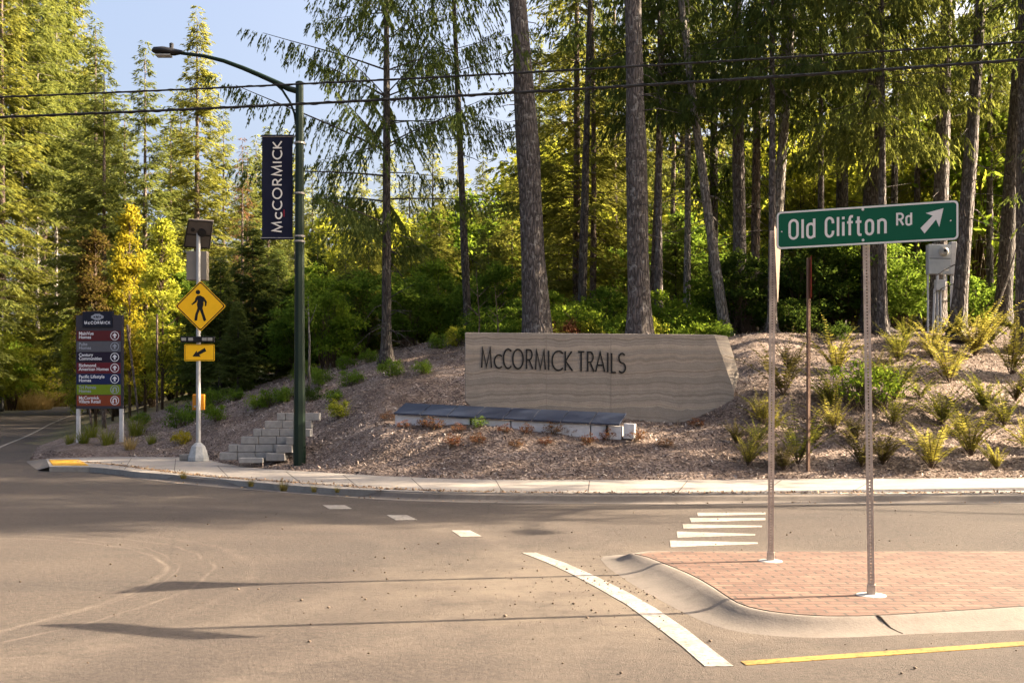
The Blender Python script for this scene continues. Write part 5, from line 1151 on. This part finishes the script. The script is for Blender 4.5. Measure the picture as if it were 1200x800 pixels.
# --- street lamp with banner
YL = 24.6; xl, zl_ = XZ(351, 535.5, YL)
def street_lamp(loc, rz, label, group=None):
    k = YL/1200
    e = empty('street_lamp', loc, rz, label, 'street lamp', group)
    def L(px, py): return ((px-351)*k, 0, (535.5-py)*k)
    m = MB(); m.tube([(0, 0, -.3), (0, 0, .03), (0, 0, 3), (0, 0, (535.5-97)*k)], [.15, .15, .125, .095], 8)
    m.build('pole', M_DKGREEN, e)
    m = MB(); m.tube([(0, 0, (535.5-97)*k), (0, 0, (535.5-95.5)*k)], [.105, .06], 8); m.build('pole_cap', M_DKGREEN, e)
    A = [L(349, 107), L(338, 104), L(325, 97.5), L(305, 88.5), L(285, 80), L(262, 71.5), L(240, 66), L(212, 62.5)]
    m = MB(); m.tube(A, [.075, .07, .065, .06, .055, .05, .045, .04], 8); m.build('arm', M_DKGREEN, e, smooth=True)
    B = [L(319, 95), L(331, 106), L(340, 120), L(345, 133), L(347, 146)]
    m = MB(); m.tube(B, .028, 6); m.build('brace', M_DKGREEN, e, smooth=True)
    m = MB(); H = [L(214, 62), L(203, 62), L(192, 61), L(182, 60.5), L(178.5, 60.2)]
    n0 = 10; V = []
    for i, (q, w_, h_) in enumerate(zip(H, (.05, .15, .20, .17, .07), (.055, .10, .12, .10, .035))):
        for j in range(n0):
            a = 2*PI*j/n0; V.append((q[0], math.cos(a)*w_, q[2]-.0+math.sin(a)*h_*(1.0 if math.sin(a) > 0 else .55)))
    m.add(V, [[i*n0+j, i*n0+(j+1) % n0, (i+1)*n0+(j+1) % n0, (i+1)*n0+j] for i in range(4) for j in range(n0)]+[list(range(n0)), list(range(4*n0, 5*n0))[::-1]])
    hd = m.build('lamp_head', M_METALD, e, smooth=True)
    c = L(192, 63.5); m = MB(); m.box((c[0], 0, c[2]-.045), (.36, .22, .035)); m.build('lens', M_LENS, hd, bevel=.01)
    c = L(201, 55); m = MB(); m.tube([(c[0], 0, c[2]-.11), (c[0], 0, c[2]+.01), (c[0], 0, c[2]+.07), (c[0], 0, c[2]+.09)], [.05, .05, .055, .03], 10); m.build('photocell', M_METALD, hd)
    m = MB()
    for py in (168, 227, 277, 283): 
        z = (535.5-py)*k; MB().tube([(0, 0, z-.02), (0, 0, z+.02)], .135, 12, cap=False).build('band', M_GALV, e)
    for py in (160, 279): z = (535.5-py)*k; MB().tube([(-.1, 0, z), (-.94, 0, z)], .017, 6).build('banner_bracket', M_GALV, e)
    return e
lamp = street_lamp((xl, YL, zl_), 0, 'dark green street lamp with curved arm, carrying the McCORMICK banner')
kL = YL/1200
bn = empty('banner', (xl-(351-325)*kL, YL, zl_+(535.5-281)*kL), 0, 'navy vertical banner reading McCORMICK hung from the street lamp', 'banner')
bw, bh = 36*kL, 123*kL; m = MB(); NX, NZ = 12, 40; V = []
for j in range(NZ+1):
    for i in range(NX+1): x = -bw/2+bw*i/NX; z = bh*j/NZ; V.append((x, .016*math.sin(j*.22+i*.35)*math.sin(PI*j/NZ), z))
w_ = NX+1; V2 = [(a, b+.006, c) for a, b, c in V]; n = len(V)
Fq = [[j*w_+i, j*w_+i+1, (j+1)*w_+i+1, (j+1)*w_+i] for j in range(NZ) for i in range(NX)]
m.add(V+V2, Fq+[[q+n for q in f[::-1]] for f in Fq]); cl = m.build('cloth', M_NAVY, bn, smooth=True)
for zz in (bh-.03, .03): MB().tube([(-bw/2-.02, .003, zz), (bw/2+.02, .003, zz)], .022, 8).build('hem', M_NAVY, bn, smooth=True)
tm = MB(); word(tm, list('McCORMICK'), 0, 107*kL, 0, .245, .034, -.001, .001, gap=.30)
# turned to read upwards
tm.V = [(-(z)+.105, y-.022, x) for x, y, z in tm.V]
lt = tm.build('lettering', M_SIGNW, bn, loc=(0.02, 0, 8.5*kL))
um = MB(); um.box((.165, -.0225, .46+8.5*kL), (.018, .003, .17)); um.build('red_underline', plain('red_print', (.5, .02, .04), .6), bn)
# another lamp of the same kind stands out of view on the right; its arm's shadow crosses the road
street_lamp((17.2, 18.9, .12), R(90+12), 'same kind of street lamp beyond the right edge, its arm reaching over the road')

# --- crossing sign
YC = G(232, 540, .13)[1]; kc = YC/1200; xc = (232.5-600)*kc
cs = empty('crossing_sign', (xc, YC, .13), 0, 'grey pole with yellow pedestrian crossing diamond, arrow plaque and solar panel on the walk', 'crossing sign')
def C(px, py): return (px-232.5)*kc, (540-py)*kc
m = MB(); m.tube([(0, 0, .3), (0, 0, (540-262)*kc)], [.062, .055], 14); m.build('pole', M_GREYP, cs, smooth=False)
m = MB(); m.tube([(0, 0, 0), (0, 0, .10), (0, 0, .40), (0, 0, .50)], [.285, .285, .19, .085], 8); m.build('base', plain('cast_base', (.50, .50, .49), .6, var=.2, nscale=10), cs, bevel=.01)
m = MB(); hd_ = 29.8*kc; r_ = .06
def diamond(h, r): 
    P = []; c = h-r*1.414
    for cx, cz, a in ((c, 0, -45), (0, c, 45), (-c, 0, 135), (0, -c, 225)): P += [(cx+r*math.cos(R(a+90*i/5)), cz+r*math.sin(R(a+90*i/5))) for i in range(6)]
    return P
m.prism(diamond(hd_, .05), -.004, 0); dx, dz = C(236, 359)
dp = m.build('diamond_panel', M_YSIGN, cs, loc=(dx, -.075, dz))
m = MB(); P1 = diamond(hd_-.022, .045); P2 = diamond(hd_-.062, .04); n = len(P1)
m.add([(x, -.0055, z) for x, z in P1]+[(x, -.0055, z) for x, z in P2]+[(x, -.0035, z) for x, z in P1]+[(x, -.0035, z) for x, z in P2],
      [[i, n+i, n+(i+1) % n, (i+1) % n] for i in range(n)]+[[i, (i+1) % n, 2*n+(i+1) % n, 2*n+i] for i in range(n)]+[[n+i, 3*n+i, 3*n+(i+1) % n, n+(i+1) % n] for i in range(n)])
m.build('border', M_BLACK, dp)
# walking figure, drawn after the crop (x 655-800, y 120-240 of a 923-px view of 300 px)
def Q(x, y): return ((x/3.0767)-236)*kc, (359-(300+y/3.0767))*kc
fig = MB()
def poly(pts, dy=0): fig.prism([Q(*q) for q in pts], -.0062-dy, -.0036)
fig.disc(Q(717, 131), 8.2/3.0767*kc, -.0062, -.0036, 16)
poly([(714, 144), (726, 143), (737, 150), (737, 176), (733, 190), (716, 190), (713, 176), (716, 160), (709, 152)])
poly([(716, 188), (725, 190), (717, 212), (714, 233), (706, 234), (704, 230), (708, 208)], .0003)
poly([(722, 190), (733, 188), (738, 206), (747, 231), (741, 236), (737, 234), (730, 212)], .0006)
poly([(713, 146), (718, 152), (712, 167), (697, 178), (693, 175), (706, 162), (708, 152)], .0009)
poly([(733, 147), (738, 149), (749, 165), (747, 181), (742, 182), (742, 168), (733, 158)], .0012)
fig.build('pedestrian_symbol', M_BLACK, dp)
x0, z0 = C(217, 423); x1, z1 = C(252.5, 403.5); m = MB(); m.prism(rrect(x0, x1, z0, z1, .03), -.079, -.075); ap = m.build('arrow_plaque', M_YSIGN, cs)
m = MB(); P1 = rrect(x0+.018, x1-.018, z0+.018, z1-.018, .02); P2 = rrect(x0+.030, x1-.030, z0+.030, z1-.030, .015); n = len(P1)
m.add([(x, -.0805, z) for x, z in P1]+[(x, -.0805, z) for x, z in P2]+[(x, -.0785, z) for x, z in P1]+[(x, -.0785, z) for x, z in P2],
      [[i, n+i, n+(i+1) % n, (i+1) % n] for i in range(n)]+[[i, (i+1) % n, 2*n+(i+1) % n, 2*n+i] for i in range(n)]+[[n+i, 3*n+i, 3*n+(i+1) % n, n+(i+1) % n] for i in range(n)]); m.build('border', M_BLACK, ap)
m = MB(); 
def Q2(x, y): return C(x/3.0767, 300+y/3.0767)
m.prism([Q2(*q) for q in ((697, 362), (712, 341), (714, 348), (741, 331), (747, 343), (722, 356), (727, 363))], -.0812, -.0786); m.build('arrow', M_BLACK, ap)
m = MB(); bx0, bz0 = C(213, 401); bx1, bz1 = C(252.5, 394.5); m.box(((bx0+bx1)/2, -.07, (bz0+bz1)/2), (bx1-bx0, .10, bz1-bz0)); bb = m.build('beacon_bar', M_BLACK, cs, bevel=.008)
for px_ in (217, 225, 241, 247.5):
    m = MB(); q = C(px_, 397.7); m.box((q[0], -.123, q[1]), (.13, .012, .085)); m.build('beacon_light', plain('beacon_lens', (.42, .40, .36), .25), bb, bevel=.006)
# solar panel seen from behind and below, leaning to the right
m = MB(); V = []
Cc = [C(225, 259.5), C(254, 261.5), C(242, 290), C(211, 287.5)]
for off_ in (0, .04):
    for (x, z), y in zip(Cc, (-.32, -.32, .30, .30)): V.append((x, y+off_*.9, z+off_*.8))
m.add(V, [[0, 1, 2, 3], [7, 6, 5, 4], [0, 4, 5, 1], [1, 5, 6, 2], [2, 6, 7, 3], [3, 7, 4, 0]]); sp = m.build('solar_panel', plain('panel_back', (.20, .17, .15), .6, var=.1), cs, bevel=.006)
def lerp4(u, v, off=0):
    a = Vector(V[0]).lerp(Vector(V[1]), u); b = Vector(V[3]).lerp(Vector(V[2]), u); p_ = a.lerp(b, v); nn_ = (Vector(V[1])-Vector(V[0])).cross(Vector(V[3])-Vector(V[0])).normalized()
    if nn_.y > 0: nn_ = -nn_
    return p_+nn_*off
m = MB()
for a, b in (((.02, .03), (.98, .03)), ((.98, .03), (.98, .97)), ((.98, .97), (.02, .97)), ((.02, .97), (.02, .03)), ((.02, .52), (.98, .52))): m.tube([lerp4(*a, .012), lerp4(*b, .012)], .018, 4)
m.build('panel_frame', plain('dark_frame', (.05, .045, .04), .5, .4), sp)
m = MB(); p0 = lerp4(.62, .42, .03); m.tube([(0, 0, (540-272)*kc), (p0.x, p0.y, p0.z)], .05, 8); m.tube([lerp4(.62, .42, .0), lerp4(.62, .42, .06)], .12, 12); p5 = lerp4(.25, .35, .03); m.tube([lerp4(.25, .35, 0), p5], .06, 6); m.build('bracket', M_METALD, sp)
m = MB(); q0, q1 = C(218, 328), C(242, 294); m.box(((q0[0]+q1[0])/2-.0, .13, (q0[1]+q1[1])/2), (q1[0]-q0[0], .22, q1[1]-q0[1])); cbx = m.build('control_box', plain('box_alloy', (.30, .265, .22), .5, .2, var=.08), cs, bevel=.015)
m = MB(); q = C(232.5, 471); m.box((q[0]-.02, .10, q[1]), (.33, .09, .43)); pbx = m.build('push_button_box', M_ORNG, cs, bevel=.02)
m = MB(); m.tube([(q[0]-.09, -.0, q[1]-.12), (q[0]-.09, -.02, q[1]-.12)], .03, 12); m.build('button', M_GALV, pbx)
m = MB(); m.box((-.35, .25, .09), (.42, .36, .17), rz=.1); o = m.build('concrete_block', M_WALK, bevel=.02); o.location = (xc, YC, .13); tag(o, 'small concrete block just left behind the crossing sign base', 'concrete block')

# --- directory board
YD = 34.0; kd = YD/1200; xd, zd = XZ(116, 478.8, YD); gd = gz(xd, YD)
db = empty('directory_sign', (xd, YD, gd), R(-3), 'tall grey directory board listing home builders in coloured strips, on two white legs', 'directory sign')
zb0 = zd-gd
def Dx(cx): return (cx/4.709+60-116)*kd           # crop column -> local x
def Dz(cy): return zb0+(478.8-(350+cy/4.706))*kd
M_DGREY = plain('board_grey', (.06, .055, .07), .6, var=.08)
zt_ = Dz(90); m = MB(); m.box(((Dx(133)+Dx(397))/2, .06, (zt_+zb0)/2), (Dx(397)-Dx(133), .12, zt_-zb0)); bd = m.build('board', M_DGREY, db, bevel=.01)
for c0, c1, zz in ((133, 152, 768), (377, 397, 742)):
    m = MB(); m.box(((Dx(c0)+Dx(c1))/2, .06, (zb0-.35)/2-.0), (Dx(c1)-Dx(c0), .10, zb0+.35-.002)); m.build('leg', plain('white_leg', (.72, .70, .70), .5), db, bevel=.006)
m = MB(); m.box(((Dx(173)+Dx(341))/2, .03, (Dz(70)+Dz(157))/2), (Dx(341)-Dx(173), .13, Dz(70)-Dz(157))); hb_ = m.build('header_panel', plain('header_navy', (.012, .014, .03), .5), db, bevel=.008)
M_PRINT = plain('print_white', (.95, .95, 1.0), .6, var=.03); M_PRINTG = plain('print_grey', (.40, .43, .50), .6, var=.03)
m = MB(); cxh, czh = (Dx(222)+Dx(292))/2, (Dz(84)+Dz(118))/2; wh_, hh_ = Dx(292)-Dx(222), Dz(84)-Dz(118)
m.prism([(cxh-wh_*.5, czh-hh_*.18), (cxh-wh_*.5, czh+hh_*.18), (cxh-wh_*.32, czh+hh_*.32), (cxh-wh_*.2, czh+hh_*.5), (cxh+wh_*.2, czh+hh_*.5), (cxh+wh_*.32, czh+hh_*.32), (cxh+wh_*.5, czh+hh_*.18), (cxh+wh_*.5, czh-hh_*.18), (cxh+wh_*.32, czh-hh_*.32), (cxh+wh_*.2, czh-hh_*.5), (cxh-wh_*.2, czh-hh_*.5), (cxh-wh_*.32, czh-hh_*.32)], -.039, -.034)
em = m.build('emblem', M_PRINTG, hb_)
m = MB(); word(m, ['M'], cxh-wh_*.12, cxh+wh_*.12, czh-hh_*.2, hh_*.4, .02, -.042, -.038); m.prism(rrect(cxh-wh_*.3, cxh-wh_*.18, czh-hh_*.12, czh+hh_*.12, .01), -.0415, -.038); m.prism(rrect(cxh+wh_*.18, cxh+wh_*.3, czh-hh_*.12, czh+hh_*.12, .01), -.0415, -.038); m.build('emblem_letter', bpy.data.materials['header_navy'], hb_)
m = MB(); word(m, list('McCORMICK'), Dx(183), Dx(331), Dz(141), Dz(124)-Dz(141), .022, -.037, -.034, gap=.42); m.build('lettering', M_PRINT, hb_)
rows = [(176, 232, (.13, .018, .022), 'MainVue\nHomes', 'up', 1), (235, 292, (.13, .13, .15), 'Pulte\nHomes', 'up', .8), (294, 350, (.020, .012, .032), 'Century\nCommunities', 'up', 1), (352, 411, (.16, .014, .025), 'Richmond\nAmerican Homes', 'up', 1), (414, 470, (.012, .022, .10), 'Pacific Lifestyle\nHomes', 'up', 1), (473, 528, (.22, .32, .012), 'Tri Pointe\nHomes', 'turn', .6), (531, 590, (.30, .06, .02), 'McCormick\nVillage Retail', 'turn', .9)]
for a, b, c, txt, ic, br_ in rows:
    m = MB(); m.box(((Dx(138)+Dx(386))/2, -.001, (Dz(a)+Dz(b))/2), (Dx(386)-Dx(138), .012, Dz(a)-Dz(b))); st_ = m.build('name_strip', plain('strip', c, .5, var=.06), db)
    mp = M_PRINT if br_ > .85 else M_PRINTG
    text_obj('lettering', txt, .150, mp, st_, (Dx(150), -.0085, Dz(a+23)), bold=.003, sx=.96, depth=.001)
    cx_, cz_ = Dx(353), (Dz(a)+Dz(b))/2; r0 = .148; m = MB(); n = 24
    for rr0, rr1 in ((r0, r0-.022),):
        m.add([(cx_+math.cos(2*PI*i/n)*rr, y, cz_+math.sin(2*PI*i/n)*rr) for y in (-.0105, -.006) for rr in (rr0, rr1) for i in range(n)],
              [[i, n+i, n+(i+1) % n, (i+1) % n] for i in range(n)]+[[i, (i+1) % n, 2*n+(i+1) % n, 2*n+i] for i in range(n)]+[[n+i, 3*n+i, 3*n+(i+1) % n, n+(i+1) % n] for i in range(n)])
    if ic == 'up': m.prism([(cx_-.028, cz_-.08), (cx_+.028, cz_-.08), (cx_+.028, cz_-.0), (cx_+.085, cz_-.0), (cx_, cz_+.095), (cx_-.085, cz_-.0), (cx_-.028, cz_-.0)][::-1], -.0105, -.006)
    else:
        stroke(m, [(cx_+.055, cz_-.08), (cx_+.055, cz_+.01)]+[(cx_+.055*math.cos(R(q_)), cz_+.01+.06*math.sin(R(q_))) for q_ in range(15, 181, 15)]+[(cx_-.055, cz_-.05)], .036, -.0105, -.006)
        m.prism([(cx_-.1, cz_-.03), (cx_-.01, cz_-.03), (cx_-.055, cz_-.10)], -.0109, -.006)
    m.build('icon', mp, st_)
# --- meter cabinet
xm, ym, zm = hit(1104, 391); km = ym/1200
mc = empty('meter_pedestal', (xm, ym, zm-.02), R(4), 'grey electric meter cabinet on steel posts with conduits behind the ferns', 'meter cabinet')
def Mx(px): return (px-1104)*km
def Mz(py): return (391-py)*km
def mbox(name, x0, x1, y0_, y1_, dpt, yc, mat, par, bev=.01):
    m = MB(); m.box(((Mx(x0)+Mx(x1))/2, yc, (Mz(y0_)+Mz(y1_))/2), (Mx(x1)-Mx(x0), dpt, Mz(y0_)-Mz(y1_))); return m.build(name, mat, par, bevel=bev)
cabn = mbox('cabinet', 1086, 1113, 286.5, 321, .22, 0, M_BOX, mc)
mbox('side_duct', 1113.3, 1120, 283, 321.5, .20, .0, M_PVC, mc)
mbox('cabinet_seam', 1086.5, 1112.5, 302.6, 303.3, .012, -.108, M_METALD, cabn, 0)
mbox('label', 1104.5, 1110, 315, 317.5, .006, -.112, M_SIGNW, cabn, 0)
m = MB(); q = (Mx(1103.5), Mz(295.2)); m.tube([(q[0], -.10, q[1]), (q[0], -.18, q[1])], .16, 18); m.tube([(q[0], -.18, q[1]), (q[0], -.24, q[1]), (q[0], -.27, q[1])], [.135, .13, .08], 18)
me_ = m.build('meter', plain('meter_white', (.60, .58, .54), .3), cabn, smooth=False)
m = MB(); m.disc((q[0]-.02, q[1]+.02), .05, -.275, -.265, 12); m.build('dial', M_METALD, me_)
mbox('junction_box', 1095, 1106, 327.5, 340, .18, -.04, M_PVC, mc)
for a, b, c, d_, r_ in ((1087.3, 1087.3, 289, 391, .035), (1127.6, 1127.6, 281, 378, .045), (1116.3, 1116.3, 321, 386, .06), (1095.5, 1093.2, 338, 391, .045), (1098.8, 1098.8, 340, 391, .035), (1102.8, 1102.8, 340, 391, .035)):
    m = MB(); m.tube([(Mx(a), .02, Mz(c)), (Mx(b), .02, Mz(d_)-.15)], r_, 8); m.build('conduit' if a in (1116.3, 1095.5, 1098.8, 1102.8) else 'post', M_PVC if a != 1127.6 else M_GALV, mc)
m = MB()
for a, b in ((1106, 321), (1108.8, 321)): MB().tube([(Mx(a), -.02, Mz(b)), (Mx(a), -.02, Mz(b+8))], .028, 6).build('cable_gland', M_PVC, mc)
m.tube([(Mx(1098), -.02, Mz(321)), (Mx(1098), -.02, Mz(328))], .05, 8); m.build('cable_gland', M_PVC, mc)
m = MB()
for py in (352.3, 300): MB().tube([(Mx(1085), .08, Mz(py)), (Mx(1130), .08, Mz(py))], .022, 6).build('crossbar', M_METALD, mc)

# --- thin black post at the left edge, saplings' stakes
x_, y_, z_ = at(2, 92); m = MB(); m.tube([(0, 0, -.2), (0, 0, .3), (0, 0, .31), (0, 0, 9.6)], [.26, .24, .17, .13], 8); o = m.build('bollard_pole', M_BLACK); o.location = (x_, y_, z_); tag(o, 'thin black post at the left edge of the photo', 'post')
for px_, Y_, hh, ln, lab in ((109, 38, 1.9, -.25, 'thin brown stake seen between the directory legs'), (122, 40, 2.6, 0, 'thick brown stake between the directory legs'), (163, 43, 3.9, -.5, 'leaning stake beside the golden tree'), (184, 44, 4.2, .0, 'stake at the lime-green tree')):
    x_, y_, z_ = at(px_, Y_); m = MB(); m.tube([(0, 0, -.1), (ln, 0, hh)], .045 if 'thick' not in lab else .09, 7); o = m.build('tree_stake', M_BARKR); o.location = (x_, y_, z_); tag(o, lab, 'stake', 'stakes beside the young trees')
x_, y_, z_ = hit(362, 462); e = empty('sapling', (x_, y_, z_), 0, 'bare thin pale sapling just right of the lamp pole with a few leaves on top', 'tree')
m = MB(); hs_ = y_/1200; m.tube([(0, 0, -.05), (.02, 0, 60*hs_), (-.03, .02, 115*hs_)], [.05, .035, .012], 7); m.tube([(.0, 0, 80*hs_), (.25, 0, 105*hs_)], [.015, .006], 5); m.tube([(.0, 0, 90*hs_), (-.22, 0, 110*hs_)], [.015, .006], 5); m.build('trunk', M_BARKP, e, smooth=True)
rng = np.random.default_rng(4); Pq = np.c_[rng.normal(size=260)*.22, rng.normal(size=260)*.22, 108*hs_+rng.normal(size=260)*.28]; V, F = leaf_quads(Pq, rng.normal(size=(260, 3)), .09, .055, rng); link('crown', mesh_from('crown', V, F), M_BRGT, e)
for px_, py_, h_, lab in ((560, 389, 75, 'thin dead stem rising behind the left corner of the wall'), (582, 389, 60, 'forked dead stem right of the first one behind the wall')):
    x_, y_, z_ = at(px_, 33); k_ = y_/1200; m = MB(); m.tube([(0, 0, -.1), (.05, 0, h_*.5*k_), (-.06, 0, h_*1.3*k_)], [.03, .02, .006], 5)
    for j in range(5): a = random.uniform(.3, .9)*h_*k_*1.3; s_ = random.choice((-1, 1)); m.tube([(0, 0, a), (s_*.35, 0, a+.35)], [.012, .004], 4)
    o = m.build('dead_stem', M_BARKR); o.location = (x_, y_, z_); tag(o, lab, 'dead stem', 'dead stems behind the wall')
# leaning sunlit stick at the right-edge trunk
x_, y_, z_ = at(1160, 36); m = MB(); m.tube([(0, 0, 0), (.6, 0, 1.6), (1.0, 0, 3.0)], [.05, .04, .02], 6); o = m.build('fallen_branch', M_BARKP); o.location = (x_, y_, z_); tag(o, 'pale fallen branch leaning on the right-edge trunk', 'branch')
# --- overhead cables
def cable(pyL, pyM, pyR, Yl, Yr, r, label, twist=False):
    P = []
    for px_ in range(-1500, 2701, 60):
        f = px_/1200; Y = Yl+(Yr-Yl)*f; lin = pyL+(pyR-pyL)*f; s = (pyM-(pyL+pyR)/2)*4*f*(1-f); P.append((*[(px_-600)*Y/1200, Y], EYE+(477-lin-s)*Y/1200))
    m = MB(); m.tube(P, r, 7, cap=False)
    if twist:
        Q_ = []; pts = np.array(P); q = np.linspace(0, len(P)-1, len(P)*22)
        pts = np.stack([np.interp(q, range(len(P)), pts[:, i]) for i in range(3)], 1); a = np.arange(len(pts))*.55
        pts[:, 1] += np.cos(a)*r; pts[:, 2] += np.sin(a)*r; m.tube(pts, r*.45, 4, cap=False)
    tag(m.build('overhead_cable', M_CABLE, smooth=True), label, 'cable')
cable(114, 86, 49.5, 24.5, 20.8, .022, 'upper, thinner black cable crossing above the whole photo', True)
cable(137.5, 109, 70, 24.5, 20.8, .030, 'lower, thicker twisted black cable crossing above the whole photo', True)
